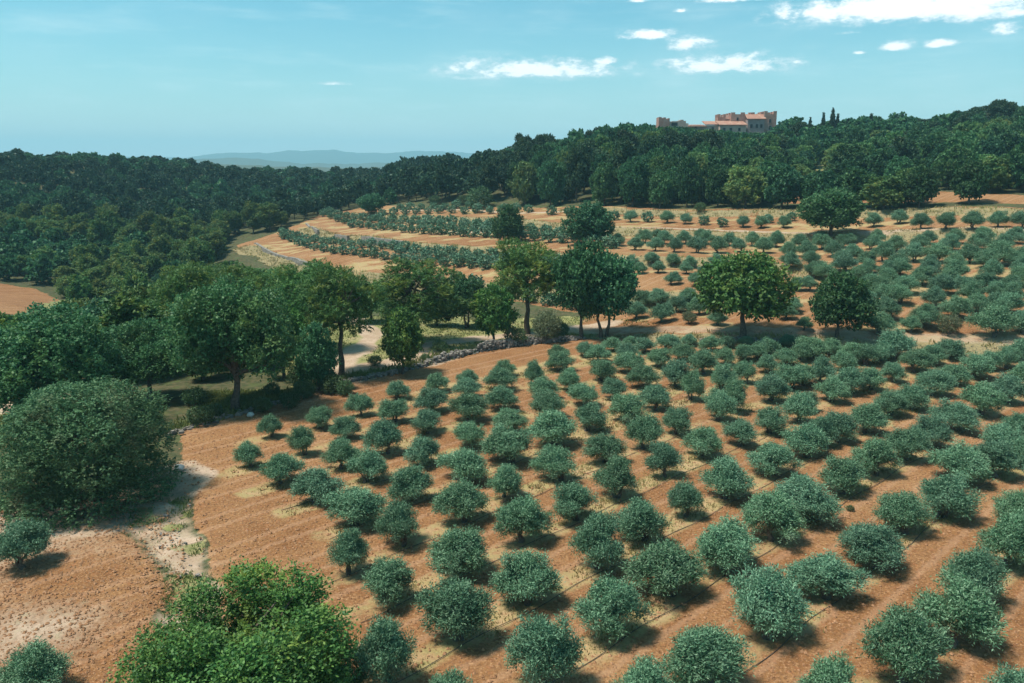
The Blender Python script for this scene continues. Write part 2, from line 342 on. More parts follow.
# ------------------------------------------------------------------ mesh helpers
def mesh_np(name, V, F, mats, matidx=None, smooth=False):
    """V (n,3); F (m,k) with k = 3 or 4"""
    me = bpy.data.meshes.new(name); V = np.asarray(V, np.float32); F = np.asarray(F, np.int32); k = F.shape[1]
    me.vertices.add(len(V)); me.vertices.foreach_set('co', V.ravel())
    me.loops.add(F.size); me.loops.foreach_set('vertex_index', F.ravel())
    me.polygons.add(len(F)); me.polygons.foreach_set('loop_start', np.arange(0, F.size, k, dtype=np.int32))
    if matidx is not None: me.polygons.foreach_set('material_index', np.asarray(matidx, np.int32))
    me.polygons.foreach_set('use_smooth', np.full(len(F), smooth))
    for m in mats: me.materials.append(m)
    me.update(calc_edges=True); me.validate(); return me
def link(name, data, parent=None, loc=None, label=None, cat=None, group=None, kind=None):
    o = bpy.data.objects.new(name, data); COL.objects.link(o)
    if parent: o.parent = parent
    if loc is not None: o.location = loc
    return tag(o, label, cat, group, kind)
def tag(o, label=None, cat=None, group=None, kind=None):
    if label: o['label'] = label
    if cat: o['category'] = cat
    if group: o['group'] = group
    if kind: o['kind'] = kind
    return o
class Geo:
    """collects quads (triangles are stored as quads whose last corner repeats nothing: tubes and boxes only)"""
    def __init__(s): s.V = []; s.F = []; s.n = 0
    def add(s, V, F): s.V.append(np.asarray(V, float)); s.F.append(np.asarray(F, int) + s.n); s.n += len(V)
    def box(s, c, d, rz=0.0, taper=1.0, bevel=0):
        x, y, z = [q / 2 for q in d]; ca, sa = math.cos(rz), math.sin(rz); v = []
        for sz, k in ((-1, 1.0), (1, taper)):
            for sx, sy in ((-1, -1), (1, -1), (1, 1), (-1, 1)):
                a, b_ = sx * x * k, sy * y * k; v.append((c[0] + a * ca - b_ * sa, c[1] + a * sa + b_ * ca, c[2] + sz * z))
        s.add(v, [(0, 3, 2, 1), (4, 5, 6, 7), (0, 1, 5, 4), (1, 2, 6, 5), (2, 3, 7, 6), (3, 0, 4, 7)])
    def tube(s, P, R, n=7):
        P = np.asarray(P, float); m = len(P); T = np.gradient(P, axis=0); T /= np.linalg.norm(T, axis=1)[:, None] + 1e-9
        ref = np.array([1.0, 0, 0]) if abs(T[0][0]) < .8 else np.array([0, 1.0, 0]); V = []
        for i in range(m):
            a = np.cross(T[i], ref); a /= np.linalg.norm(a) + 1e-9; b_ = np.cross(T[i], a)
            for k in range(n):
                w = 2 * math.pi * k / n; V.append(P[i] + R[i] * (math.cos(w) * a + math.sin(w) * b_))
        F = [(i * n + k, i * n + (k + 1) % n, (i + 1) * n + (k + 1) % n, (i + 1) * n + k) for i in range(m - 1) for k in range(n)]
        s.add(V, F)
    def data(s): return np.vstack(s.V), np.vstack(s.F)
    def mesh(s, name, mat, smooth=False):
        V, F = s.data(); return mesh_np(name, V, F, [mat] if not isinstance(mat, list) else mat, smooth=smooth)

# ------------------------------------------------------------------ ground sheet
WALL_PX = [(168, 436), (182, 431), (215, 421), (250, 411), (285, 400), (330, 386), (365, 379), (400, 372), (440, 361), (480, 351), (530, 344), (582, 338.5)]
Z_FIELD = wpoly(WALL_PX[1:] + [(640, 338), (690, 339), (850, 346), (1024, 353), (1300, 356), (1700, 480), (1700, 800), (200, 800), (196, 690), (208, 610), (206, 570), (196, 530), (182, 490), (178, 450)])
Z_LOW = wpoly([(-150, 505), (0, 512), (90, 515), (150, 492), (172, 505), (186, 560), (184, 620), (176, 700), (160, 800), (-200, 800)])
Z_GULLY = wpoly([(100, 520), (150, 488), (178, 470), (200, 530), (212, 570), (214, 610), (198, 690), (190, 790), (150, 790), (172, 640), (150, 560)])
Z_TERR = wpoly([(234, 246), (262, 238), (300, 224), (318, 216), (345, 211), (372, 206), (430, 208), (520, 207), (600, 207), (760, 210), (870, 213), (1024, 210), (1180, 210), (1180, 354), (1030, 352), (850, 345), (690, 338), (600, 336), (580, 326), (592, 312), (540, 303), (470, 291), (400, 285), (340, 276), (296, 266), (262, 252)])
Z_UP = wpoly([(780, 192), (870, 190), (1024, 196), (1170, 196), (1170, 208), (1024, 206), (870, 204), (780, 204)])
Z_HOLE = wpoly([(-150, 284), (0, 283), (36, 289), (58, 299), (40, 306), (20, 318), (-10, 322), (-150, 326)])
Z_MEADOW = [wpoly(p) for p in ([(290, 320), (380, 316), (480, 318), (560, 314), (640, 318), (700, 332), (640, 337), (580, 337), (480, 349), (400, 369), (330, 383), (300, 392), (280, 372), (300, 350)],
                               [(-60, 380), (30, 380), (60, 400), (40, 440), (-60, 450)], [(210, 392), (300, 392), (330, 385), (250, 410), (200, 424)],
                               [(795, 196), (815, 160), (836, 160), (842, 196)], [(785, 138), (800, 128), (836, 130), (836, 138)], [(40, 300), (110, 290), (120, 305), (50, 320)])]
PATHS = [(wpoly([(330, 302), (352, 318), (372, 334), (362, 346), (345, 362), (338, 372)]), 1.2), (wpoly([(405, 352), (440, 343), (500, 336), (545, 332), (575, 327), (610, 322)]), 1.3),
         (wpoly([(350, 376), (375, 368), (412, 362), (430, 356)]), 2.6), (wpoly([(580, 330), (650, 329), (740, 333), (840, 337), (920, 340), (1024, 343), (1150, 346)]), 1.6),
         (wpoly([(-10, 410), (30, 404), (48, 392)]), 2.2), (wpoly([(20, 525), (90, 520), (140, 500), (172, 478)]), 2.4),
         (wpoly([(440, 232), (560, 232), (640, 229), (740, 233), (860, 235), (1024, 233), (1150, 233)]), .9), (wpoly([(400, 211), (480, 211), (560, 212)]), .7)]
STRIPS = []                                                 # rows of the olive field, filled in below
def olive_field_points():
    q = ground_at([p[0] for p in FIELD_PX], [p[2] for p in FIELD_PX]); return q
FIELD_PX = np.array([(251,440,467,27),(271,413,437,24),(305,424,455,27),(282,451,483,39),(319,405,428,26),(361,392,416,25),(346,414,438,29),(341,437,469,35),(366,447,482,39),(387,416,453,36),(395,397,422,30),(397,380,400,26),(314,467,503,48),(355,483,525,53),(349,528,574,38),(388,555,601,54),(404,500,545,46),(413,462,499,42),(426,432,463,37),(460,446,480,48),(462,477,521,54),(460,520,572,62),(459,575,640,67),(387,613,682,54),(529,548,603,68),(541,611,684,66),(452,670,735,60),(511,428,462,50),(504,460,497,40),(561,443,480,40),(604,431,462,41),(616,455,498,42),(643,412,448,36),(665,440,477,34),(702,423,455,40),(723,454,498,51),(576,479,520,46),(521,493,542,50),(596,510,568,54),(645,494,540,50),(686,480,517,33),(669,543,594,75),(612,572,635,64),(725,517,569,66),(768,570,638,76),(709,615,683,82),(648,660,728,64),(676,405,434,33),(739,417,446,36),(774,440,474,46),(806,424,457,44),(843,454,493,48),(808,472,518,62),(771,487,540,58),(876,435,475,47),(957,450,482,54),(994,437,477,48),(942,471,517,58),(904,491,533,53),(872,519,567,63),(1018,491,530,46),(1003,509,567,60),(826,550,598,64),(965,541,596,53),(953,575,645,78),(901,605,680,84),(828,658,724,64),(1018,672,738,60),(894,328,359,34),(811,342,358,30),(828,339,355,24),(851,341,362,26),(866,346,365,30),(881,344,361,24),(820,355,384,29),(843,351,372,28),(914,350,372,32),(932,344,364,28),(947,339,358,28),(1006,345,368,24),(991,351,369,26),(1022,338,362,28),(973,355,377,34),(954,363,385,30),(932,368,395,36),(893,361,382,26),(871,366,390,28),(849,367,393,38),(831,384,402,34),(802,366,385,30),(804,391,412,28),(910,382,409,36),(890,393,415,36),(866,401,433,36),(839,410,442,36),(821,413,446,30),(906,425,460,42),(929,413,447,40),(956,401,431,42),(980,386,415,44),(1006,373,403,40),(1026,364,386,36),(1001,421,456,40),(1020,410,440,36),(1021,432,466,36),(437,375,392,26),(431,386,412,34),(427,407,433,34),(468,368,386,22),(466,377,397,28),(469,393,421,40),(504,359,377,24),(504,368,390,32),(505,388,410,34),(512,408,431,34),(469,421,447,35),(533,359,384,23),(545,377,399,31),(548,392,418,38),(552,413,445,50),(560,349,360,22),(565,353,370,28),(571,368,391,25),(583,384,406,32),(587,401,431,35),(586,341,356,20),(597,344,362,25),(601,359,381,31),(614,377,399,27),(628,392,422,41),(655,383,410,32),(648,363,388,33),(631,353,373,30),(613,337,351,20),(625,343,358,22),(630,336,347,16),(645,338,353,22),(658,347,367,25),(666,336,351,24),(679,343,360,24),(689,333,346,16),(712,339,351,22),(727,336,348,17),(704,348,374,30),(724,346,365,22),(676,358,387,28),(690,369,400,26),(722,362,388,28),(746,360,383,21),(744,345,361,24),(745,337,346,14),(734,378,412,27),(718,388,420,32),(768,339,354,24),(757,346,359,20),(770,353,373,22),(788,350,366,24),(790,338,348,20),(800,344,360,26),(792,363,389,33),(770,372,401,33),(798,390,422,33),(769,404,433,35),(22,520,568,52),(28,648,705,66)], float)
FIELD_W = olive_field_points()
ROW_DIR = np.array([.7235, .6903]); ROW_N = np.array([.6903, -.7235])
def field_rows():
    c = FIELD_W[:, :2] @ ROW_N; rows = np.round((c + 19.5) / 4.22).astype(int); rows[FIELD_PX[:, 0] < 60] = 999
    return rows
FIELD_ROW = field_rows()

def build_ground():
    th = np.concatenate([np.radians(np.arange(-46, 46.01, .2)), np.radians(np.arange(48, 312.1, 4.0))])
    r = np.concatenate([[.5, 3, 7, 12], np.arange(16, 100, .36), np.arange(100, 300, .8), 300 * 1.02 ** np.arange(1, 175)]); r = r[r < 9000]; r = np.append(r, 9000)
    nt, nr = len(th), len(r); T, R = np.meshgrid(th, r); x = (R * np.sin(T)).ravel(); y = (R * np.cos(T)).ravel()
    z = np.zeros_like(x); near = R.ravel() < 800
    z[near] = hgt(x[near], y[near]); z[~near] = base_h(x[~near], y[~near])
    soil = np.zeros_like(x); grass = np.zeros_like(x); path = np.zeros_like(x); bank = np.zeros_like(x); strip = np.zeros_like(x)
    m = np.nonzero(near)[0]; X, Y = x[m], y[m]
    wob = 1.6 * (vnoise(X / 2.5, Y / 2.5, 21) - .5); wob2 = 1.6 * (vnoise(X / 2.5, Y / 2.5, 22) - .5); Xj, Yj = X + wob, Y + wob2
    s = np.maximum.reduce([zone(X + .5 * wob, Y + .5 * wob2, Z_FIELD, .7), zone(Xj, Yj, Z_LOW, 1.0) * (.86 + .14 * vnoise(X / 3, Y / 3, 25)), zone(Xj, Yj, Z_TERR, .8), zone(Xj, Yj, Z_UP, 1.0), zone(Xj, Yj, Z_HOLE, 1.0)])
    g = np.zeros_like(X)
    for P in Z_MEADOW: g = np.maximum(g, zone(Xj, Yj, P, 1.5))
    gul = zone(Xj, Yj, Z_GULLY, 1.0); p = gul * (.52 + .5 * vnoise(X / .9, Y / .9, 33))
    for P, w in PATHS:
        d, _, _ = seg_dist(Xj, Yj, P); p = np.maximum(p, sstep((w + .8 - d) / 1.2) * (.55 if w == 1.6 else .9))
    g = np.maximum(g, gul * (vnoise(X / 1.2, Y / 1.2, 31) > .62) * .8); p = p * (1 - .6 * gul * (vnoise(X / 1.2, Y / 1.2, 31) > .62)); low = zone(Xj, Yj, Z_LOW, 1.0); p = np.maximum(p, low * .74 * vnoise(X / 7.0, Y / 4.0, 35)); s = s * (1 - gul * .85)
    bk = np.zeros_like(X)
    for P, A in BANKS:
        d, sd, _ = seg_dist(Xj, Yj, P); bk = np.maximum(bk, sstep((1.9 - np.abs(d - .2)) / 1.1) * (.55 + .6 * vnoise(X / 2.5, Y / 2.5, 37)))
    st = np.zeros_like(X)
    dmin = np.full(X.shape, 99.0)
    for P in STRIPS:
        d, _, _ = seg_dist(X + .5 * wob, Y + .5 * wob2, P); dmin = np.minimum(dmin, d); st = np.maximum(st, sstep((1.35 - d) / .9) * (.40 + .65 * vnoise(X / 2.2, Y / 2.2, 41)))
    tr = zone(X, Y, Z_TERR, .8) * sstep((vnoise(X / 6, Y / 2.2, 43) * .6 + vnoise(X / 1.8, Y / 1.1, 44) * .4 - .50) / .16); st = np.maximum(st, tr * .75)
    p = np.maximum(p, zone(X, Y, Z_FIELD, .35) * sstep((dmin - 2.6) / 4.0) * (.28 + .22 * vnoise(X / 3, Y / 3, 45)) * (Y < 75))
    zz = z[m]; zz += s * .05 * (vnoise(X / .8, Y / .8, 51) - .5) + gul * .5 * (vnoise(X / 1.5, Y / 1.5, 52) - .75); z[m] = zz
    soil[m], grass[m], path[m], bank[m], strip[m] = s, g, p, bk, st
    V = np.stack([x, y, z], 1); i = np.arange(nr - 1)[:, None]; j = np.arange(nt)[None]; jn = (j + 1) % nt
    F = np.stack([i * nt + j, (i + 1) * nt + j, (i + 1) * nt + jn, i * nt + jn], -1).reshape(-1, 4)[:, ::-1]
    V = np.vstack([V, [[0, 0, z[:nt].mean()]]])
    me = mesh_np('ground', V, F, [M['ground']], smooth=True)
    for nm, a in (('soil', soil), ('grass', grass), ('path', path), ('bank', bank), ('strip', strip)):
        at = me.attributes.new(nm, 'FLOAT', 'POINT'); at.data.foreach_set('value', np.append(a, 0).astype(np.float32))
    o = link('ground', me, kind='structure', label='orange tilled olive terraces and wooded hills reaching to distant blue ridges')
    return o
for rr in sorted(set(FIELD_ROW)):
    q = FIELD_W[FIELD_ROW == rr][:, :2]
    if len(q) < 2 or rr == 999: continue
    q = q[np.argsort(q @ ROW_DIR)]
    P = [q[0] - ROW_DIR * 2] + [a for a in q] + [q[-1] + ROW_DIR * 2]
    STRIPS.append(np.array(P))
build_ground()

# ------------------------------------------------------------------ trees
def unit(v): return v / (np.linalg.norm(v, axis=-1, keepdims=True) + 1e-9)
def crown(rng, lobes, n, L, W, k=6, tl=.3, up=.4, inner=.35, jit=.5, nout=.7, shape='leaf', zmin=None, floppy=.8):
    """a crown: twigs that stand out of the lobes' surfaces, k leaves along each"""
    C = np.array([l[0] for l in lobes], float); R = np.array([l[1] for l in lobes], float)
    nt = max(1, n // k); w = (R[:, 0] * R[:, 1] + R[:, 1] * R[:, 2] + R[:, 0] * R[:, 2]); w = w / w.sum(); P = []; N = []; got = 0
    while got < nt:
        q = nt * 2; li = rng.choice(len(C), q, p=w); d = unit(rng.normal(size=(q, 3)) + np.array([0, 0, .12]))
        p = C[li] + d * R[li] * (1 - inner * rng.random(q) ** 2.0 + .10 * rng.normal(size=q))[:, None]
        keep = np.ones(q, bool)
        for a in range(len(C)):
            dd = np.linalg.norm((p - C[a]) / R[a], axis=1); keep &= ~((dd < .78) & (li != a) & (rng.random(q) < .9))
        if zmin is not None: keep &= p[:, 2] > zmin + .25 * rng.random(q)
        P.append(p[keep]); N.append(unit(d / R[li])[keep]); got += keep.sum()
    P = np.vstack(P)[:nt]; N = np.vstack(N)[:nt]; nt = len(P)
    ax = unit(N + up * np.array([0, 0, 1]) + jit * rng.normal(size=(nt, 3)))
    t = np.tile(np.linspace(0, 1, k), (nt, 1)) + .1 * rng.normal(size=(nt, k)); c = P[:, None] + ax[:, None] * (t * tl)[..., None] + rng.normal(size=(nt, k, 3)) * tl * .16
    la = unit(ax[:, None] + floppy * rng.normal(size=(nt, k, 3))); ln = nout * N[:, None] + np.array([0, 0, .25]) + .5 * rng.normal(size=(nt, k, 3))
    c = c.reshape(-1, 3); la = la.reshape(-1, 3); ln = ln.reshape(-1, 3)
    sd = unit(np.cross(la, ln)); s = (.7 + .6 * rng.random(len(c)))[:, None]; Lh = la * (L / 2) * s; Wh = sd * (W / 2) * s
    if shape == 'leaf': V = np.stack([c - Lh, c + Wh - Lh * .1, c + Lh, c - Wh - Lh * .1], 1)
    else:
        b = unit(np.cross(sd, la)) * W * .22 * s; V = np.stack([c - Lh - Wh * .7 - b, c - Lh * .8 + Wh, c + Lh + Wh * .6 - b, c + Lh * .7 - Wh], 1)
    F = np.arange(len(c) * 4).reshape(-1, 4); return V.reshape(-1, 4 * 3).reshape(-1, 3), F

def limbs(rng, lobes, trunk_top, r0, base_z=-.4, stems=1, spread=.15, n_br=6, bend=.25, thin=.35):
    g = Geo()
    for s in range(stems):
        a = 2 * math.pi * (s + rng.random()) / stems; off = np.array([math.cos(a), math.sin(a), 0]) * spread * (stems > 1)
        tp = np.array([0, 0, trunk_top]) + off * 3.0 + np.array([*(rng.normal(size=2) * bend * .5), 0]); P = []
        rr = r0 / math.sqrt(stems) * (1.15 if stems > 1 else 1)
        for i in range(7):
            u = i / 6; P.append(off + (tp - off) * u + np.array([*(rng.normal(size=2) * bend * .18 * math.sin(u * math.pi)), 0]))
        P[0] = P[0] + np.array([0, 0, base_z]); R = [rr * (1.35 if i == 0 else 1.1 if i == 1 else 1 - .5 * (i / 6)) for i in range(7)]; g.tube(P, R, 8)
        order = list(range(s, len(lobes), stems)); rng.shuffle(order)
        for li in order[:max(1, n_br // stems)]:
            c = np.array(lobes[li][0]); h = rng.uniform(.55, .98); st = P[0] * (1 - h) + tp * h if h < .98 else tp
            i0 = min(5, int(h * 6)); st = np.array(P[i0]) + (np.array(P[i0 + 1]) - np.array(P[i0])) * (h * 6 - i0); mid = (st + c) / 2 + np.array([*(rng.normal(size=2) * .12), .1]) * np.linalg.norm(c - st) * .5
            Q = [st, st * .55 + mid * .45, mid, mid * .4 + c * .6, c]; Q = [np.array(q) for q in Q]; r1 = rr * .55
            g.tube(Q, [r1, r1 * .85, r1 * .65, r1 * .45, r1 * .2], 6)
    return g

def lobes_dome(rng, W, H, z0, n, rl, flat=.85, skew=0.0, top=1.0):
    """lobes over an egg-shaped crown W wide that reaches from z0 to H"""
    out = [((0, 0, (z0 + H) / 2), (W * .33, W * .33, (H - z0) * .36))]
    for i in range(n):
        ph = 2.399 * i + rng.random() * .7; v = (i + .5) / n; v = v * 1.75 - .75                       # from lower flank to top
        ring = math.sqrt(max(0, 1 - v * v)); r = rl * rng.uniform(.75, 1.2)
        x = math.cos(ph) * ring * (W / 2 - r * .8) * rng.uniform(.75, 1.15); y = math.sin(ph) * ring * (W / 2 - r * .8) * rng.uniform(.75, 1.15)
        z = (z0 + H) / 2 + v * ((H - z0) / 2 - r * .7) * rng.uniform(.85, 1.08) * top
        out.append(((x + skew * (z - z0), y, max(z, z0 + r * .45)), (r, r * rng.uniform(.85, 1.1), r * flat * rng.uniform(.85, 1.1))))
    return out
def lobes_olive(rng, lop):
    """an irregular small crown: a few unlike heads, gaps between them, loose shoots round the outline"""
    out = [((lop * .3, 0, 1.35), (.5, .5, .5))]; n = rng.integers(6, 9); a0 = rng.random() * 6.28
    for i in range(n):
        a = a0 + 2 * math.pi * i / n + rng.normal() * .3; d = rng.uniform(.5, 1.15); r = rng.uniform(.26, .50)
        out.append(((math.cos(a) * d + lop * .5, math.sin(a) * d, rng.uniform(1.12, 1.7)), (r, r * rng.uniform(.8, 1.1), r * rng.uniform(.8, 1.05))))
    for i in range(rng.integers(3, 6)):
        a = rng.random() * 6.28; d = rng.uniform(.1, .65); r = rng.uniform(.3, .5); out.append(((math.cos(a) * d + lop * .7, math.sin(a) * d, rng.uniform(1.7, 2.2)), (r, r, r * rng.uniform(.9, 1.25))))
    for i in range(20):
        a = rng.random() * 6.28; d = rng.uniform(.75, 1.35); r = rng.uniform(.14, .24); out.append(((math.cos(a) * d + lop * .5, math.sin(a) * d, rng.uniform(.95, 1.95)), (r, r, r * 1.3)))
    for i in range(11):
        a = rng.random() * 6.28; d = rng.uniform(.1, .9); r = rng.uniform(.09, .18); out.append(((math.cos(a) * d + lop * .7, math.sin(a) * d, rng.uniform(2.1, 2.65)), (r, r, r * 2.0)))
    return out
def lobes_tree(rng, W, H, z0, n, r0, r1, low=0.0):
    """a broad-leaved crown: unlike lobes scattered over an egg, smaller sprays outside them"""
    cz = z0 + (H - z0) * .45; out = [((0, 0, cz), (W * .26, W * .26, (H - z0) * .28))]; ph = rng.random() * 6.28; wob = [rng.uniform(.72, 1.12) for _ in range(7)]
    for i in range(n):
        v = 1.8 * (i + .5) / n - .8; ring = math.sqrt(max(0, 1 - v * v)); a = ph + 2.399 * i + rng.normal() * .25; k = wob[int(a * 7 / 6.283) % 7]; r = rng.uniform(r0, r1)
        d = ring * (W / 2 - r * .7) * k * rng.uniform(.78, 1.08); z = cz + (v * (H - cz - r * .6) if v > 0 else v * (cz - z0 - r * .4)) * rng.uniform(.85, 1.08)
        out.append(((math.cos(a) * d, math.sin(a) * d, max(z, z0 + r * .3)), (r, r * rng.uniform(.85, 1.15), r * rng.uniform(.6, .85))))
    for i in range(n):
        v = rng.uniform(-.5, 1); ring = math.sqrt(max(0, 1 - v * v)); a = rng.random() * 6.28; k = wob[int(a * 7 / 6.283) % 7]; r = rng.uniform(r0, r1) * .42; d = ring * (W / 2) * k * rng.uniform(.9, 1.08)
        out.append(((math.cos(a) * d, math.sin(a) * d, cz + v * ((H - cz) if v > 0 else (cz - z0))), (r, r, r * .8)))
    return out
def lobes_multi(rng, W, H, z0, subs, n, r0, r1, tops=(.66, .95), dd=(.20, .30), ss=(.36, .50), mid=1.0):
    """a big crown made of several heads at unlike heights with gaps between them"""
    out = []; a0 = rng.random() * 6.28
    for j in range(subs):
        a = a0 + 6.283 * j / subs * (1.0) + rng.normal() * .2; d = W * rng.uniform(*dd) if j else W * .05; sw = W * rng.uniform(*ss); top = H * (rng.uniform(*tops) if j else mid); lo = z0 + (top - z0) * rng.uniform(.0, .3)
        for c, r in lobes_tree(rng, sw, top, lo, n, r0, r1): out.append(((c[0] + math.cos(a) * d, c[1] + math.sin(a) * d, c[2]), r))
    return out
VAR = {}
def variant(kind, lobes_, crown_vf, trunk_g, leaf, bark, joined=False):
    V, F = crown_vf; c = np.median(V[:, :2], axis=0)
    size = (2 * np.percentile(np.hypot(V[:, 0] - c[0], V[:, 1] - c[1]), 96), np.percentile(V[:, 2], 99.3))      # width and height as one sees them
    if joined:
        tv, tf = trunk_g.data(); V2 = np.vstack([V, tv]); F2 = np.vstack([F, tf + len(V)]); mi = np.r_[np.zeros(len(F), int), np.ones(len(tf), int)]
        VAR.setdefault(kind, []).append((mesh_np(kind, V2, F2, [leaf, bark], mi), (V2, F2, mi), size))
    else:
        VAR.setdefault(kind, []).append((mesh_np(kind + '_crown', V, F, [leaf]), trunk_g.mesh(kind + '_trunk', bark, True), size))
def make_variants():
    # olive, unit size: 3.0 wide, 2.8 high
    for i in range(12):
        rng = np.random.default_rng(100 + i); lop = [0, .0, .45, -.35, .15, .6, 0, -.2, .3, -.55, .1, 0][i]
        lb = lobes_olive(rng, lop)
        if i % 3 != 1:                                       # a side that was pruned or never filled in
            cut = rng.random() * 6.28; lb = lb[:1] + [l for l in lb[1:] if abs((math.atan2(l[0][1], l[0][0]) - cut + math.pi) % 6.283 - math.pi) > .55 or l[0][2] > 1.7]
        cv = crown(rng, lb, 22000, .145, .040, 8, .38, .6, .4, .45, 1.15, zmin=.64, floppy=.6)
        variant('olive', lb, cv, limbs(rng, lb, 1.0, .16, -.25, 1 + i % 3, .1, 8, .3), M['olive'], M['olive_bark'])
    rng = np.random.default_rng(140); lb = lobes_dome(rng, 2.75, 2.4, .35, 10, .6, .95)
    variant('olive_dry', lb, crown(rng, lb, 8000, .17, .05, 7, .3, .8, .4, .45, .55, zmin=.28), limbs(rng, lb, .95, .12, -.25, 2, .1, 7, .2), M['olive_dry'], M['olive_bark'])
    for i in range(4):                                       # small far olives, joined
        rng = np.random.default_rng(150 + i); lb = lobes_dome(rng, 2.8, 2.4, .1, 9, .66, .95)
        variant('olive_far', lb, crown(rng, lb, 900, .42, .2, 5, .28, .6, .4, .4, 1.1, zmin=.08), limbs(rng, lb, .9, .14, -.25, 1, .1, 3, .2), M['olive'], M['olive_bark'], True)
    # oaks, unit size: 8 wide, 8 high
    for i in range(6):
        rng = np.random.default_rng(200 + i); W = 7.6; H = 7.7; z0 = [1.7, 1.2, 2.3, 1.0, 2.0, .6][i]; lb = lobes_tree(rng, W, H, z0, 24, .8, 1.35)
        cv = crown(rng, lb, 17000, .32, .2, 6, .5, .3, .4, .5, 1.1, zmin=z0 - .5)
        variant('oak', lb, cv, limbs(rng, lb, 3.6, .24, -.5, 1 + (i == 4), .35, 11, .5), M['oak'], M['bark'])
        if i < 2:
            cv = crown(rng, lb, 17000, .32, .2, 6, .5, .3, .4, .5, 1.1, zmin=z0 - .5)
            variant('oak_bright', lb, cv, limbs(rng, lb, 3.6, .26, -.5, 1, .3, 11, .5), M['oak_bright'], M['bark'])
    for i in range(3):                                       # bigger oaks: finer leaves for their scale
        rng = np.random.default_rng(220 + i); z0 = [1.3, 1.0, 1.6][i]; lb = lobes_multi(rng, 7.8, 7.7, z0, 6 + i, 13, .45, .9)
        variant('oak_big', lb, crown(rng, lb, 46000, .16, .105, 7, .32, .4, .4, .5, 1.15, zmin=z0 - .5), limbs(rng, lb, 3.6, .22, -.5, 1 + (i == 0), .35, 14, .5), M['oak_mid'], M['bark'])
    for i in range(2):
        rng = np.random.default_rng(226 + i); lb = lobes_tree(rng, 7.6, 7.8, 1.3, 30, .6, 1.1)
        variant('oak_green', lb, crown(rng, lb, 15000, .34, .22, 6, .5, .4, .5, .6, .75, zmin=.9), limbs(rng, lb, 3.6, .22, -.5, 1, .3, 11, .5), M['oak_fresh'], M['bark'])
    # the big fresh oak by the lower edge
    rng = np.random.default_rng(230); lb = lobes_multi(rng, 8.0, 8.0, .8, 11, 11, .30, .62, (.80, 1.0), (.24, .38), (.28, .38), .82)
    variant('oak_fresh', lb, crown(rng, lb, 90000, .155, .085, 8, .5, .6, .5, .55, .6, zmin=.5), limbs(rng, lb, 3.4, .22, -.5, 2, .3, 18, .5), M['oak_fresh'], M['bark'])
    # the holm oak dome
    rng = np.random.default_rng(240); lb = lobes_dome(rng, 7.8, 7.8, .0, 44, 1.0, .85); lb += [((math.cos(a) * 2.9, math.sin(a) * 2.9, .9), (1.1, 1.1, 1.0)) for a in np.arange(0, 6.2, .55)]
    variant('holm', lb, crown(rng, lb, 95000, .125, .08, 7, .26, .35, .3, .5, .9, zmin=-.05), limbs(rng, lb, 3.0, .35, -.5, 3, .4, 9, .4), M['holm'], M['bark'])
    # pines, unit size 8 wide 10 high
    for i in range(5):
        rng = np.random.default_rng(300 + i); lb = []; z0 = [4.6, 4.0, 5.2, 3.0, 4.4][i]
        for q in range(17):
            v = (q + .5) / 17; z = z0 + v * (9.3 - z0); ring = (.45 + .55 * math.sin(min(1, v * 1.25 + .12) * math.pi * .85)) * 2.75; ph = 2.399 * q + rng.random(); r = rng.uniform(.95, 1.35) * (1 if v < .8 else .85)
            k = rng.uniform(.55, 1.05); lb.append(((math.cos(ph) * ring * k, math.sin(ph) * ring * k, z), (r, r, r * .68)))
        cv = crown(rng, lb, 17000, .42, .07, 8, .32, .55, .5, .55, .5, floppy=.9)
        variant('pine', lb, cv, limbs(rng, lb, 7.6, .21, -.5, 1, .2, 13, .7), M['pine'], M['bark'])
    # woodland trees, each one joined mesh
    for i in range(7):
        rng = np.random.default_rng(400 + i); lb = lobes_tree(rng, 7.6, 7.6, .4, 20, .8, 1.5)
        variant('wood_oak', lb, crown(rng, lb, 6500, .42, .32, 5, .42, .3, .35, .5, 1.2, 'card', zmin=.0), limbs(rng, lb, 3.2, .22, -.6, 1, .3, 4, .4), M['wood_light'] if i in (2, 5) else M['oak'], M['bark'], True)
    for i in range(6):
        rng = np.random.default_rng(430 + i); lb = []; z0 = [2.6, 3.4, 2.0, 3.2, 2.4, 3.6][i]
        for q in range(13):
            v = (q + .5) / 13; z = z0 + v * (9.3 - z0); ring = (.4 + .6 * math.sin(min(1, v * 1.2 + .15) * math.pi * .85)) * 2.6; ph = 2.399 * q + rng.random(); r = rng.uniform(1.1, 1.5) * (1 if v < .8 else .8)
            lb.append(((math.cos(ph) * ring * rng.uniform(.5, 1), math.sin(ph) * ring * rng.uniform(.5, 1), z), (r, r, r * .72)))
        variant('wood_pine', lb, crown(rng, lb, 6500, .55, .2, 5, .45, .5, .4, .5, 1.1, 'card'), limbs(rng, lb, 7.4, .2, -.6, 1, .2, 5, .5), M['pine'], M['bark'], True)
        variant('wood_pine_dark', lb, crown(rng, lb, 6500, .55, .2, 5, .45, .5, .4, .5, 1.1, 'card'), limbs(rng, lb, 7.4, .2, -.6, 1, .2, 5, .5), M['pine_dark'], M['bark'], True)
    for i in range(4):                                       # coarse ones for the far mass
        for kd, pine in (('mass_oak', 0), ('mass_pine', 1)):
            rng = np.random.default_rng(480 + i + 10 * pine); lb = lobes_tree(rng, 7.6, 9.8 if pine else 7.6, 2.4 if pine else .4, 14, .9, 1.7)
            variant(kd, lb, crown(rng, lb, 1100, 1.0, .72, 5, .5, .35, .35, .6, .85, 'card', zmin=.0), limbs(rng, lb, 3.2, .22, -.6, 1, .3, 2, .4), M['pine_dark'] if pine else M['oak'], M['bark'], True)
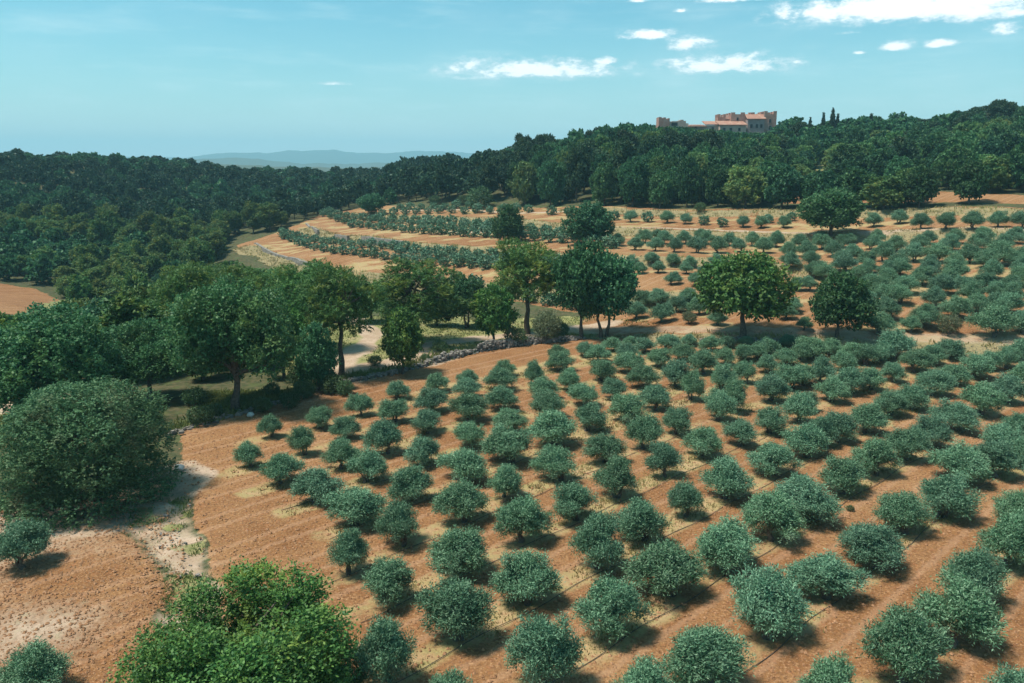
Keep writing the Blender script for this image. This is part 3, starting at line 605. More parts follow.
    for i in range(2):
        rng = np.random.default_rng(460 + i); lb = [((0, 0, z), (r, r, 1.1)) for z, r in ((1.2, .75), (2.4, .95), (3.8, 1.0), (5.2, .95), (6.6, .85), (7.9, .65), (9.0, .4), (9.8, .2))]
        variant('cypress', lb, crown(rng, lb, 2500, .55, .3, 4, .4, 1.4, .3, .3, .8, 'card'), limbs(rng, lb, 6, .18, -.6, 1, .1, 2, .1), M['cypress'], M['bark'], True)
    for i in range(3):
        rng = np.random.default_rng(470 + i); lb = lobes_dome(rng, 2.6, 1.9, .0, 9, .6, .8)
        variant('shrub', lb, crown(rng, lb, 3500, .16, .09, 6, .3, .7, .4, .6, .6, zmin=-.05), limbs(rng, lb, .6, .06, -.2, 3, .1, 6, .2), M['shrub'], M['bark'], True)
make_variants()
RND = random.Random(7)
def put_tree(kind, name, x, y, z, W, H, rz, label, cat, group=None, vi=None):
    """a tree W metres wide and H high standing at x, y, z"""
    v = VAR[kind]; vi = RND.randrange(len(v)) if vi is None else vi % len(v); a, b, size = v[vi]; sx, sz = W / size[0], H / size[1]
    if isinstance(b, tuple): o = link(name, a)               # one small mesh
    else:
        o = bpy.data.objects.new(name, None); COL.objects.link(o); o.empty_display_size = .3
        link('crown', a, o); link('trunk', b, o)
    k = RND.uniform(.88, 1.14) if name == 'olive_tree' else 1.0
    o.location = (x, y, z); o.scale = (sx * k, sx / k, sz); o.rotation_euler = (RND.gauss(0, .06), RND.gauss(0, .06), rz) if name == 'olive_tree' else (0, 0, rz)
    return tag(o, label, cat, group)
ORD = ['zeroth', 'first', 'second', 'third', 'fourth', 'fifth', 'sixth', 'seventh', 'eighth', 'ninth', 'tenth', 'eleventh', 'twelfth', 'thirteenth', 'fourteenth', 'fifteenth', 'sixteenth', 'seventeenth', 'eighteenth', 'nineteenth', 'twentieth',
       'twenty-first', 'twenty-second', 'twenty-third', 'twenty-fourth', 'twenty-fifth', 'twenty-sixth', 'twenty-seventh', 'twenty-eighth', 'twenty-ninth', 'thirtieth', 'thirty-first', 'thirty-second', 'thirty-third', 'thirty-fourth', 'thirty-fifth', 'thirty-sixth', 'thirty-seventh', 'thirty-eighth', 'thirty-ninth', 'fortieth']
def px_size(w, h, P):
    """real crown width and tree height from the size a tree has at its place"""
    dep = P[1] * math.cos(PITCH) + (CAM_H - P[2]) * math.sin(PITCH); a = math.atan2(CAM_H - P[2], P[1]); W = w * dep / F_PX
    return W, max(.7 * W, (h * dep / F_PX - .30 * W * math.sin(max(a, 0))) / math.cos(a))

# ------------------------------------------------------------------ the olive field
def look(W, H):
    return ('big ' if W > 3.15 else 'small ' if W < 2.15 else '') + ('broad ' if W / H > 1.22 else 'upright ' if W / H < .98 else 'bushy ')
def plant_field():
    rows = sorted(set(FIELD_ROW)); nth = 0
    for rr in rows:
        idx = [i for i in range(len(FIELD_W)) if FIELD_ROW[i] == rr]; idx.sort(key=lambda i: FIELD_W[i, :2] @ ROW_DIR)
        lone = FIELD_PX[idx[0]][0] < 60
        if not lone: nth += 1
        for k, i in enumerate(idx):
            px, top, base, w = FIELD_PX[i]; P = FIELD_W[i]; W, H = px_size(w, base - top, P); W *= .98
            if lone or px < 60:
                label = 'lone round olive tree on bare ground left of the pale gully strip' if top < 600 else 'olive tree cut by the bottom left corner of the field'
            else:
                label = look(W, H) + f'olive tree, {ORD[k + 1]} from near end of {ORD[nth]} row from the bare strip'
            kind = 'olive'
            put_tree(kind, 'olive_tree', P[0], P[1], P[2], W, H * .98, RND.uniform(0, 6.283), label, 'olive tree', 'olive trees planted in rows on the orange field')
plant_field()

# upper olive terraces: (row, where it grows, [(x, foot y, width)])
UPPER = [
 ('lone row on the top terrace', [(614, 220, 13), (631, 222, 15), (647.5, 222, 14), (667, 223, 16), (685, 224, 14), (703.6, 225, 13), (722, 227, 13), (743, 227, 15), (761, 228, 16), (783.5, 228, 16), (873.7, 227, 19), (899, 224, 18), (921.5, 229, 21), (945, 229, 22), (972, 229, 23), (997.7, 227, 21), (1021, 228, 22), (568, 216, 12), (552, 215, 12), (791, 221, 12), (768, 223, 12)]),
 ('front row of second highest terrace', [(635, 250, 17), (655, 251, 18), (674, 252, 19), (697, 253, 21), (718, 253, 22), (741, 252, 18), (763, 253, 21), (789, 256, 20), (808, 257, 22), (833, 257, 22), (851, 262, 24), (882, 262, 27), (912, 262, 26), (936, 263, 26), (968, 263, 26), (997, 264, 31), (1023, 264, 24)]),
 ('second row of second highest terrace', [(616, 246, 17), (645, 243, 18), (664, 244, 18), (686, 244, 18), (706, 244, 18), (728, 246, 18), (752, 246, 19), (776, 247, 19), (799, 248, 19), (822, 249, 20), (843, 248, 18), (871, 250, 20), (895, 252, 22), (922, 250, 20), (949, 252, 24), (977, 250, 24), (1006, 252, 24)]),
 ('back row of second highest terrace', [(848, 244, 14), (878, 243, 18), (928, 244, 18), (955, 244, 20), (982, 242, 20), (1011, 243, 22), (656, 240, 14), (700, 240, 15), (775, 242, 16), (820, 243, 16)]),
 ('front row of third highest terrace', [(671, 285, 18), (695, 286, 19), (808, 291, 20), (859, 283, 24), (872, 293, 26), (797, 290, 18), (900, 276, 24), (926, 277, 24), (956, 279, 26), (990, 279, 26), (1021, 274, 24)]),
 ('middle row of third highest terrace', [(639, 274, 16), (658, 273, 16), (686, 274, 16), (707, 276, 18), (814, 278, 24), (825, 281, 24), (846, 272, 24), (869, 275, 22), (888, 277, 22), (787, 268, 22), (929, 271, 22)]),
 ('back row of third highest terrace', [(631, 266, 16), (652, 264, 16), (673, 266, 17), (692, 268, 17), (716, 266, 16), (738, 268, 16), (867, 267, 22), (898, 269, 22), (810, 266, 20), (840, 265, 20), (954, 270, 24), (985, 268, 24), (1014, 267, 22)]),
 ('first row up from the dirt track', [(636, 319, 24), (662, 322, 26), (689, 324, 17), (717, 325, 20), (786, 319, 20), (795, 313, 21), (803.7, 330, 18), (861, 317, 22), (879.7, 334, 30), (910, 332, 22), (922, 327, 32), (948.5, 334, 27), (992, 337, 44), (1022, 333, 32)]),
 ('second row up from the dirt track', [(644, 306, 22), (660, 304, 22), (677, 312, 22), (699, 314, 24), (867.6, 310, 26), (888, 318, 29), (956, 318, 30), (975, 313, 27), (1009, 315, 30), (994, 312, 26)]),
 ('third row up from the dirt track', [(688, 304, 22), (708, 304, 20), (865, 304, 22), (886, 304, 26), (900, 304, 26), (934, 308, 29), (970, 302, 28), (1011, 303, 28), (996, 299, 24)]),
 ('fourth row up from the dirt track', [(880, 296, 26), (907.5, 294, 25), (941, 294, 27), (963, 294, 24), (982, 290, 25), (1009, 294, 26), (886, 286, 24), (921, 285, 25), (947, 286, 24), (1019, 285, 25)]),
]
SMALL = []                                                   # far olives beyond the individually built ones
def plant_upper():
    allt = [(w, ri, x, b) for ri, (nm, L) in enumerate(UPPER) for x, b, w in L]; allt.sort(reverse=True)
    keep = set((ri, x, b) for w, ri, x, b in allt[:300 - len(FIELD_W)])
    for ri, (nm, L) in enumerate(UPPER):
        k = 0
        for x, b, w in sorted(L):
            P = ground_at(x, b)[0]; W, H = px_size(w, w * .80, P); W *= .9; H = max(H * .95, W * .72)
            k += 1
            if (ri, x, b) in keep:
                dry = abs(x - 948.5) < .1 or abs(x - 689) < .1
                put_tree('olive_dry' if dry else 'olive', 'olive_tree', *P, W, H, RND.uniform(0, 6.283), f'{"pale dry" if dry else look(W, H).strip()} olive tree, {ORD[k]} from left in the {nm}', 'olive tree', 'olive trees on the upper terraces')
            else: SMALL.append((P, W, H))
plant_upper()
def row_px(pts, pitch0, pitch1, w0, w1, jy=.6):
    P = np.array(pts, float); L = np.r_[0, np.cumsum(np.hypot(*np.diff(P, axis=0).T))]; s = 0.0
    while s < L[-1]:
        u = s / L[-1]; x = np.interp(s, L, P[:, 0]); y = np.interp(s, L, P[:, 1]); w = (w0 + (w1 - w0) * u) * RND.uniform(.85, 1.15)
        G = ground_at(x, y + RND.uniform(-jy, jy))[0]; W, H = px_size(w, w * .8, G); SMALL.append((G, W, max(H, .74 * W))); s += (pitch0 + (pitch1 - pitch0) * u) * RND.uniform(.9, 1.1)
row_px([(284, 239), (300, 246), (321, 252), (343, 254), (369, 257), (396, 262), (420, 265), (476, 268), (500, 270)], 8, 15, 10, 16)
row_px([(283, 236), (310, 243), (347, 247), (386, 249), (425, 255), (468, 258), (494, 259), (540, 262), (610, 268)], 8, 17, 10, 15)
row_px([(400, 256), (440, 262), (500, 265), (560, 268)], 13, 16, 13, 16)
row_px([(324, 217), (340, 222), (355, 228), (400, 232), (460, 236), (500, 238), (560, 243), (612, 249)], 7, 16, 9, 17)
row_px([(330, 215), (350, 220), (400, 226), (470, 230), (520, 235), (570, 238), (600, 240)], 8, 14, 9, 15)
row_px([(380, 221), (440, 225), (500, 229), (540, 232)], 12, 14, 11, 13)
row_px([(372, 215), (400, 215), (440, 214), (500, 213), (530, 213)], 11, 13, 9, 12)
row_px([(400, 210), (450, 209), (480, 209)], 11, 13, 8, 10)
row_px([(425, 285), (470, 291), (520, 300), (560, 308), (600, 312)], 16, 24, 17, 20, 2)
row_px([(545, 283), (590, 288), (630, 291)], 17, 20, 15, 17)
def merged(name, kind, items, label, cat, base=(1, 1)):
    """far trees nobody could count, as one object"""
    Vs, Fs, Ms, n = [], [], [], 0; v = VAR[kind] if isinstance(kind, str) else None
    for P, W, H, kd, wu, hu in items:
        _, (V, F, mi), size = VAR[kd][RND.randrange(len(VAR[kd]))]; wu, hu = size; a = RND.uniform(0, 6.283); ca, sa = math.cos(a), math.sin(a); sx, sz = W / wu, H / hu
        q = np.stack([(V[:, 0] * ca - V[:, 1] * sa) * sx + P[0], (V[:, 0] * sa + V[:, 1] * ca) * sx + P[1], V[:, 2] * sz + P[2]], 1)
        Vs.append(q.astype(np.float32)); Fs.append(F + n); Ms.append((mi + (2 if 'pine' in kd else 0)).astype(np.int8)); n += len(q)
    mats = [M['olive'], M['olive_bark']] if 'olive' in items[0][3] else [M['oak'], M['bark'], M['pine_dark'], M['bark']]
    me = mesh_np(name, np.vstack(Vs), np.vstack(Fs), mats, np.concatenate(Ms))
    return link(name, me, label=label, cat=cat, kind='stuff')
merged('distant_olive_rows', None, [(P, W, H, 'olive_far', 2.95, 2.8) for P, W, H in SMALL], 'small distant olive trees in curving rows on the far terraces', 'olive trees')

# ------------------------------------------------------------------ single trees between the field and the terraces: kind, foot x, foot y, top y, width, variant, label
KEY = [
 ('holm', 90, 498, 374, 162, 0, 'huge dense round holm oak with foliage down to the bare ground', 'oak tree'),
 ('oak_fresh', 252, 742, 588, 200, 0, 'large fresh green oak rising from the bottom edge below the bare strip', 'oak tree'),
 ('oak_big', 62, 425, 302, 130, 0, 'wide dark oak behind the huge round holm oak', 'oak tree'),
 ('oak_big', 236, 410, 279, 126, 1, 'tall spreading dark oak with bare trunk behind the stone wall start', 'oak tree'),
 ('oak_big', 150, 400, 318, 84, 2, 'dark oak squeezed between the wide oak and the tall spreading oak', 'oak tree'),
 ('pine', 341, 375, 263, 84, 0, 'tall pine with long bare dark trunk beside the curving track', 'pine tree'),
 ('pine', 306, 352, 260, 72, 1, 'leaning pine just left of the tall bare-trunked pine', 'pine tree'),
 ('oak_green', 403, 374, 307, 46, 1, 'small leafy oak standing against the dry stone wall', 'oak tree'),
 ('oak', 318, 390, 324, 42, 5, 'slim dark oak under the tall bare-trunked pine', 'oak tree'),
 ('pine', 418, 345, 257, 90, 3, 'broad yellow-green pine behind the small leafy oak', 'pine tree'),
 ('oak', 467, 328, 277, 42, 4, 'small dark oak on two stems right of the broad pine', 'oak tree'),
 ('oak_green', 494, 344, 284, 44, 0, 'slender green oak just left of the tall flat-topped pine', 'oak tree'),
 ('pine', 528, 334, 239, 76, 4, 'tall flat-topped pine with visible trunk beside the stone wall end', 'pine tree'),
 ('olive_dry', 545, 342, 309, 31, 0, 'greyish scraggly olive at the foot of the flat-topped pine', 'olive tree'),
 ('oak', 582, 338, 243, 62, 2, 'dark oak on slim bare trunks, left of a close pair', 'oak tree'),
 ('oak', 604, 337, 253, 62, 4, 'dark oak with leaning trunk, right of a close pair', 'oak tree'),
 ('oak', 508, 243, 206, 33, 5, 'small dark oak on the second terrace left of the round dark one', 'oak tree'),
 ('oak', 590, 245, 203, 48, 3, 'round dark oak growing among the olive rows below the wood', 'oak tree'),
 ('oak_bright', 743, 337, 251, 86, 0, 'bright yellow-green oak with thick trunk beside the dirt track', 'oak tree'),
 ('oak', 837, 337, 271, 57, 3, 'dark oak right of the bright yellow-green oak on the track', 'oak tree'),
 ('oak', 830, 237, 189, 62, 1, 'spreading oak standing among the young olives on the top terrace', 'oak tree'),
 ('oak', 372, 217, 194, 27, 2, 'little dark oak at the far left end of the top terraces', 'oak tree'),
 ('oak', 206, 260, 236, 34, 5, 'dark oak beside the walled tip of the lowest terrace', 'oak tree'),
 ('oak_green', 284, 378, 300, 50, 1, 'dark oak filling the gap behind the leaning pine', 'oak tree'),
 ('oak', 370, 322, 285, 44, 0, 'rounded oak behind the tall bare-trunked pine', 'oak tree'),
 ('oak', 437, 326, 292, 34, 3, 'low bushy oak behind the broad pine', 'oak tree'),
 ('oak', 110, 372, 300, 70, 4, 'oak at the wood edge behind the wide dark oak', 'oak tree'),
 ('pine', 190, 352, 262, 66, 1, 'yellow-green pine on the wood edge behind the tall spreading oak', 'pine tree'),
 ('pine', 232, 338, 262, 60, 3, 'rounded pine between the spreading oak and the leaning pine', 'pine tree'),
 ('pine', 268, 335, 268, 56, 2, 'pale-tipped pine just behind the gap left of the leaning pine', 'pine tree'),
]
KEY_XY = []
for kd, x, b, tp, w, vi, lab, cat in KEY:
    P = ground_at(x, b)[0]; W, H = px_size(w, b - tp, P)
    put_tree(kd, cat.replace(' ', '_'), *P, W, H, RND.uniform(0, 6.283), lab, cat, vi=vi); KEY_XY.append((P[0], P[1], W))
SHRUBS = [(290, 408, 22, 'low green shrub under the slim dark oak'), (332, 393, 26, 'round green shrub at the foot of the stone wall'), (305, 398, 24, 'bushy shrub between wall and slim dark oak'), (440, 352, 16, 'small shrub on the meadow by the wall'),
          (515, 345, 24, 'low dark shrub beside the stone wall below the slender oak'), (472, 352, 10, 'tiny dark shrub against the dry stone wall'), (263, 412, 20, 'shrub right of the spreading oak trunk'), (200, 425, 26, 'dark shrub at the near start of the stone wall'),
          (214, 418, 20, 'small dark shrub behind the start of the stone wall'), (300, 384, 26, 'feathery green shrub beside the slim dark oak stem'), (272, 396, 18, 'low shrub in the shade right of the spreading oak'), (195, 405, 24, 'shrub in deep shade left of the spreading oak trunk'), (425, 361, 10, 'tiny green shrub on the pale bank behind the wall'), (560, 336, 18, 'rounded shrub between greyish olive and the close pair of oaks'),
          (850, 511, 8, 'tiny green sprig on the tilled soil between olive rows'), (352, 682, 44, 'fresh green bush right of the large bottom oak'), (318, 690, 40, 'low bush tucked against the large bottom oak'), (160, 690, 40, 'leafy bush left of the large bottom oak'),
          (480, 208, 26, 'dark shrub above the top terrace under the tall pines'), (462, 205, 12, 'small shrub left of the dark one above the top terrace'), (435, 205, 12, 'round grey-green shrub below the leftmost tall pines'), (700, 212, 12, 'small shrub at the shaded wood edge above young olives'),
          (30, 405, 26, 'shrub on the pale clearing beside the wide dark oak'), (345, 395, 20, 'leafy shrub right of the round wall shrub'), (375, 366, 14, 'dry shrub by the curve of the track'), (826, 318, 14, 'little shrub behind the dark oak by the track')]
for x, b, w, lab in SHRUBS:
    P = ground_at(x, b)[0]; W, H = px_size(w, w * .8, P); put_tree('shrub', 'shrub', *P, W, max(H, .6 * W), RND.uniform(0, 6.28), lab, 'shrub')

# ------------------------------------------------------------------ woodland
Z_TIP = wpoly([(226, 240), (262, 232), (302, 262), (330, 268), (330, 286), (290, 284), (250, 272), (226, 262)])
CLEAR = [(Z_TIP, 1.0), (Z_FIELD, 1.5), (Z_TERR, 1.0), (Z_LOW, 4.0), (Z_HOLE, 2.0), (Z_UP, 1.0)] + [(P, 0.0) for P in Z_MEADOW]
def wood_points():
    rng = np.random.default_rng(5); out = []; cell = {}
    def ok(x, y, r):
        ci, cj = int(x // 8), int(y // 8)
        for a in (-1, 0, 1):
            for b in (-1, 0, 1):
                for (u, v, rr) in cell.get((ci + a, cj + b), ()):
                    if (u - x) ** 2 + (v - y) ** 2 < (.5 * (r + rr)) ** 2: return False
        return True
    for x, y, w in KEY_XY: cell.setdefault((int(x // 8), int(y // 8)), []).append((x, y, w * .75))
    n = 80000; Y = 75 + (760 - 75) * rng.random(n) ** 1.25; X = (rng.random(n) * 2 - 1) * (Y * 1.0 + 25)
    for P, soft in CLEAR:
        d, _, _ = seg_dist(X, Y, np.vstack([P, P[:1]])); bad = inside(X, Y, P) | (d < soft); X, Y = X[~bad], Y[~bad]
    for P, w in PATHS[:4] + PATHS[5:6]:
        d, _, _ = seg_dist(X, Y, P); k = d > w + 2.0; X, Y = X[k], Y[k]
    Z = hgt(X, Y); pxx, pyy, _ = to_pix(X, Y, Z)
    # keep out of the open ground: only the left valley and hill, and the hill behind the terraces
    left = (pxx < 560) & (Y > 75); hill = Y > 150
    near_meadow = (pxx > 250) & (pyy > 305)
    dens = vnoise(X / 30, Y / 30, 77)
    def h_top(px, x, y, H, z):
        """tree height where the wood thins to low growth: before the terrace tips, the castle and along the crests"""
        lim = np.interp(px, SKY_X, SKY_Y) + 7 * (float(vnoise(px / 9, 0, 123)) - .35) * (not 650 < px < 782) + abs(RND.gauss(0, 4.0)) - (5.5 if RND.random() < .12 and not 650 < px < 782 else 2.0)
        if 205 < px < 610 and y < np.interp(px, [215, 235, 300, 480, 610], [195, 200, 168, 133, 115]): lim = max(lim, np.interp(px, [205, 235, 300, 340, 480, 610], [262, 268, 272, 280, 294, 300]))
        if y < 142 and px < 75: lim = max(lim, 316)
        elif y < 142 and px < 130: lim = max(lim, 300)
        dist = math.hypot(x, y); el = math.atan((341.5 - lim) / F_PX) - PITCH
        return min(H, CAM_H + y * math.tan(el) - z)
    for x, y, z, px, py, l, h_, nm, dn in zip(X, Y, Z, pxx, pyy, left, hill, near_meadow, dens):
        if not (l or h_) or nm: continue
        if px > 395 and px < 520 and py > 203: continue
        if px > 500 and py > 209: continue
        pine = (vnoise(x / 40, y / 40, 88) > (.50 if px < 420 else .42 if px < 700 else .62)) if RND.random() < .8 else RND.random() < .4
        far = y > 300
        if px < 390: W = RND.uniform(4.2, 7.0); H = W * RND.uniform(.75, 1.3) * (1.25 if pine else 1)
        elif px < 720: W = RND.uniform(5.5, 8.5); H = (RND.uniform(11, 15.5) if pine else RND.uniform(8, 12)) * (1.0 if px > 520 else .78)
        else: W = RND.uniform(6, 10); H = RND.uniform(5.5, 10.5) * (1.2 if pine else 1)
        if px > 395 and px < 505: pine = True
        zt = z + h_top(px, x, y, H, z); 
        H = zt - z
        if H < 3.2: continue
        if H < .75 * W: W = H / .75
        gap = .80 if px < 390 else .92 if px < 390 else .72
        if dn < .22 and py > 230: continue
        if ok(x, y, W * gap):
            cell.setdefault((int(x // 8), int(y // 8)), []).append((x, y, W * gap)); out.append((x, y, z, W, H, bool(pine), px, py))
    return out
SKY_X, SKY_Y = zip(*[(-60, 150), (0, 151), (60, 153), (120, 155), (180, 158), (215, 166), (260, 168), (330, 169), (385, 168), (392, 160), (430, 153), (455, 156), (470, 160), (490, 147), (505, 152), (515, 140), (540, 137), (560, 141), (580, 134), (600, 128), (640, 126), (658, 127),
    (690, 129), (718, 132), (735, 134), (770, 134), (779, 125), (790, 119), (800, 122), (830, 124), (860, 120), (880, 117), (910, 117), (930, 120), (960, 116), (975, 105), (1000, 100), (1024, 103), (1100, 98)])
WOOD = wood_points()
def plant_wood():
    W = sorted(WOOD, key=lambda t: t[1] - 90 * (t[6] > 500)); shown = [t for t in W if -40 < t[6] < 1064]
    cnt = {True: 0, False: 0}; rest = []
    for t in W:
        x, y, z, w, h, pine, px, py = t; big = -40 < px < 1064 and cnt[pine] < (255 if pine else 245)
        if not big: rest.append(((x, y, z), w, h, 'mass_pine' if pine else 'mass_oak', 7.4 if pine else 7.8, 10.0 if pine else 7.9)); continue
        cnt[pine] += 1; nm = 'pine tree' if pine else 'oak tree'; tall = 'tall' if pine else 'round'
        if px < 395:
            part = 'lower' if y < 170 else 'middle' if y < 235 else 'upper'
            lab = f'{tall} {"yellow-green " if pine else "dark green "}{nm.split()[0]} in the {part} part of the wooded valley side'; grp = f'{nm.split()[0]}s on the {part} wooded valley side'
        elif px < 505: lab = f'tall thin-trunked {nm} in the stand between far ridge view and dark wood' if pine else f'round dark {nm} among the thin-trunked pines above the terraces'; grp = nm.split()[0] + 's in the stand left of the dark wood'
        elif px < 720: lab = f'{tall} dark {nm} in the dense wood below the castle'; grp = nm.split()[0] + 's in the dense wood below the castle'
        else:
            part = 'lower edge' if y < 190 else 'slope' if y < 240 else 'crest'
            lab = f'{tall} {nm} on the {part} of the wooded hill right of the castle'; grp = f'{nm.split()[0]}s on the {part} of the right hill'
        det = y < 105 and not pine
        yellow_green = px < 320 and y < 200 and vnoise(x / 14, y / 14, 99) > .52  # patches of oaks whose own leaves are lighter yellow-green
        put_tree(('wood_pine_dark' if px > 395 else 'wood_pine') if pine else 'wood_oak', nm.replace(' ', '_'), x, y, z, w, h, RND.uniform(0, 6.283), lab, nm, grp, vi=RND.choice((2, 5)) if yellow_green and not pine else None)
    # what lies outside the picture or far behind
    rest = [q for q in rest if abs(math.atan2(q[0][0], q[0][1])) < .80]
    import sys; sys.stderr.write(f'wood {len(W)} individual {cnt} rest {len(rest)}\n')
    merged('far_woodland', None, rest[:3700], 'dark unbroken mass of far woodland on the hills', 'woodland')
plant_wood()
CYP = [(845, 150, 116, 4, 'short slim cypress just right of the tallest group on the skyline'), (899, 150, 109, 7, 'dark pointed cypress standing above the middle of the right crest'), (907, 150, 112, 6, 'pointed cypress just right of the one above the right crest'), (808, 150, 115, 5, 'leftmost of the slim cypresses right of the castle'), (821, 150, 110, 5, 'slim cypress left of the tallest one on the skyline'), (830, 150, 105, 6, 'tallest slim dark cypress on the skyline right of the castle'), (835, 150, 111, 5, 'slim cypress touching the tallest one on its right'), (868, 150, 110, 6, 'ragged dark cypress on the skyline beyond the slim group')]
for x, b, tp, w, lab in CYP:
    d = pix_dir(x, b); Y = 290.0; X = d[0] / d[1] * Y; Z = hgt(X, Y)[0]; top = CAM_H + Y * math.tan(az_el(x, tp)[1]); put_tree('cypress', 'cypress_tree', X, Y, Z, w * Y / F_PX, top - Z, RND.uniform(0, 6), lab, 'cypress')

# ------------------------------------------------------------------ castle on the hill
def build_castle():
    Y0 = 330.0; k = Y0 / F_PX
    def X(px): return pix_dir(px, 130)[0] / pix_dir(px, 130)[1] * Y0
    def Zp(py): return CAM_H + Y0 * math.tan(az_el(740, py)[1])
    g0 = min(hgt(X(720), Y0)[0], hgt(X(775), Y0)[0]) - 1.0
    root = bpy.data.objects.new('castle', None); COL.objects.link(root); root.location = (X(745), Y0, g0)
    tag(root, 'old pinkish brick castle with battlements and low tiled roofs on the hilltop', 'castle')
    ox, oy, oz = root.location
    def L(px): return X(px) - ox
    def wall_block(nm, x0, x1, ytop, y0, dep, mat, crenel=None, cw=1.5, ch=1.2):
        g = Geo(); z1 = Zp(ytop) - oz; g.box(((L(x0) + L(x1)) / 2, y0 + dep / 2, z1 / 2), (L(x1) - L(x0), dep, z1))
        if crenel:
            w = L(x1) - L(x0); n = max(2, int(round(w / (cw * 1.9)))); st = (w - cw) / (n - 1)
            for i in range(n):
                cx = L(x0) + cw / 2 + i * st; g.box((cx, y0 + .35, z1 + ch / 2 - .003), (cw, .7, ch)); g.box((cx, y0 + dep - .35, z1 + ch / 2 - .003), (cw, .7, ch))
            nd = max(2, int(round(dep / (cw * 1.9)))); sd = (dep - cw) / (nd - 1)
            for j in range(1, nd - 1):
                for xx in (L(x0) + .35, L(x1) - .35): g.box((xx, y0 + cw / 2 + j * sd, z1 + ch / 2 - .003), (.7, cw, ch))
        return link(nm, g.mesh(nm, mat), root)
    keep = wall_block('keep', 733, 766.5, 111.6, 4, 16, M['castle'], True, 1.6, .7)
    ltw = wall_block('tower', 720.5, 728.2, 114.6, 5, 5, M['castle'], True, .9, 1.2)
    link_w = wall_block('curtain_wall', 728, 733.2, 116.2, 6, 8, M['castle'])
    rtw = wall_block('tower', 764.5, 777, 112.0, 1.5, 9, M['castle'], True, 1.3, 1.2)
    chim = wall_block('chimney', 754.2, 757, 109.0, 9, 1.3, M['castle'])
    # the front, its shade put into the grey-brown colour, with its lean-to roof
    fr = wall_block('facade', 747.8, 764.6, 117.8, .6, 3.4, M['castle_shade_and_trim'])
    def leanto(nm, x0, x1, ye, yr, y0, y1, parent):
        g = Geo(); a, b = L(x0) - .4, L(x1) + .4; ze, zr = Zp(ye) - oz, Zp(yr) - oz; v = []
        for dz in (0, .28):
            v += [(a, y0 - .5, ze + dz), (b, y0 - .5, ze + dz), (b, y1, zr + dz), (a, y1, zr + dz)]
        g.add(v, [(0, 3, 2, 1), (4, 5, 6, 7), (0, 1, 5, 4), (1, 2, 6, 5), (2, 3, 7, 6), (3, 0, 4, 7)]); return link(nm, g.mesh(nm, M['rooftile']), parent)
    leanto('roof', 747.8, 764.6, 117.6, 112.4, .6, 4.0, fr)
    # the long wing in front with its sloping tiled roof
    wing = wall_block('wing', 718.5, 744.5, 124.4, -2.5, 7, M['castle_pale']); leanto('roof', 718.5, 744.5, 124.2, 119.2, -2.5, 5.0, wing)
    low = wall_block('wing', 689.5, 719.0, 123.6, .5, 6, M['castle_pale']); leanto('roof', 706, 719.0, 123.4, 119.3, .5, 6.3, low); leanto('roof', 690, 705.6, 125.4, 123.0, .2, 6.3, low)
    def window(px, py, w, h, y0, parent):
        g = Geo(); g.box((L(px), y0 - .04, Zp(py) - oz), (w + .3, .12, h + .3)); f = link('window', g.mesh('window', M['castle_shade_and_trim']), parent)
        g = Geo(); g.box((L(px), y0 - .09, Zp(py) - oz), (w, .12, h)); link('pane', g.mesh('pane', M['dark']), f)
    for px in (722.5, 729, 737.5): window(px, 128.4, .8, 1.1, -2.5, wing)
    for px in (751.5, 757, 761.5): window(px, 124.5, .9, 1.4, .6, fr)
    window(770.5, 119, .7, 1.3, 1.5, rtw); window(771, 126, .8, 1.5, 1.5, rtw); window(739.5, 116.6, .7, 1.1, 4, keep)
    for px in (696, 713): window(px, 127.2, .8, 1.1, .5, low)
    # the ruined tower further along the hill
    r2 = bpy.data.objects.new('ruined_tower', None); COL.objects.link(r2); r2.location = (X(674), Y0, g0); tag(r2, 'broken brick tower with a ragged top left of the castle among trees', 'tower')
    ox2 = X(674)
    def blk(nm, segs, y0, dep, mat):
        g = Geo()
        for x0, x1, yt in segs:
            z1 = Zp(yt) - oz; g.box(((X(x0) + X(x1)) / 2 - ox2, y0 + dep / 2, z1 / 2), (X(x1) - X(x0) - .02, dep, z1))
        link(nm, g.mesh(nm, mat), r2)
    blk('wall', [(658.5, 661.2, 115.2), (661.2, 663.2, 116.4), (663.2, 665.6, 115.6), (665.6, 667.6, 117.6), (667.6, 669.4, 116.4)], 0, 6, M['castle'])
    blk('wall', [(669.4, 672.5, 119.6), (672.5, 679, 119.2), (679, 681, 118.6), (681, 684, 117.8), (684, 686.5, 119.0), (686.5, 689, 121.5)], 1.5, 5, M['castle_pale'])
    g = Geo(); g.box((X(675) - ox2, 1.5, Zp(122.3) - oz), (2.4, .14, 1.3)); link('opening', g.mesh('opening', M['dark']), r2)
build_castle()

# ------------------------------------------------------------------ dry stone walls
ICO_V, ICO_F = None, None
def stone_mesh(name, places, mat, rng):
    """many small stones: low rounded blocks"""
    Vs, Fs, n = [], [], 0
    base = np.array([(sx, sy, sz) for sz in (-1, 1) for sy in (-1, 1) for sx in (-1, 1)], float)
    F = np.array([(0, 2, 3, 1), (4, 5, 7, 6), (0, 1, 5, 4), (1, 3, 7, 5), (3, 2, 6, 7), (2, 0, 4, 6)])
    for (x, y, z), (a, b, c) in places:
        v = base * (1 - .28 * rng.random((8, 1))) * (.85 + .3 * rng.random((8, 3))) * np.array([a, b, c]) / 2; w = rng.uniform(0, 3.14); t = rng.normal() * .2; ca, sa = math.cos(w), math.sin(w)
        v = v @ np.array([[ca, -sa, 0], [sa, ca, 0], [0, 0, 1]]).T; v[:, 2] += v[:, 0] * t; Vs.append(v + np.array([x, y, z])); Fs.append(F + n); n += 8
    return mesh_np(name, np.vstack(Vs), np.vstack(Fs), [mat])
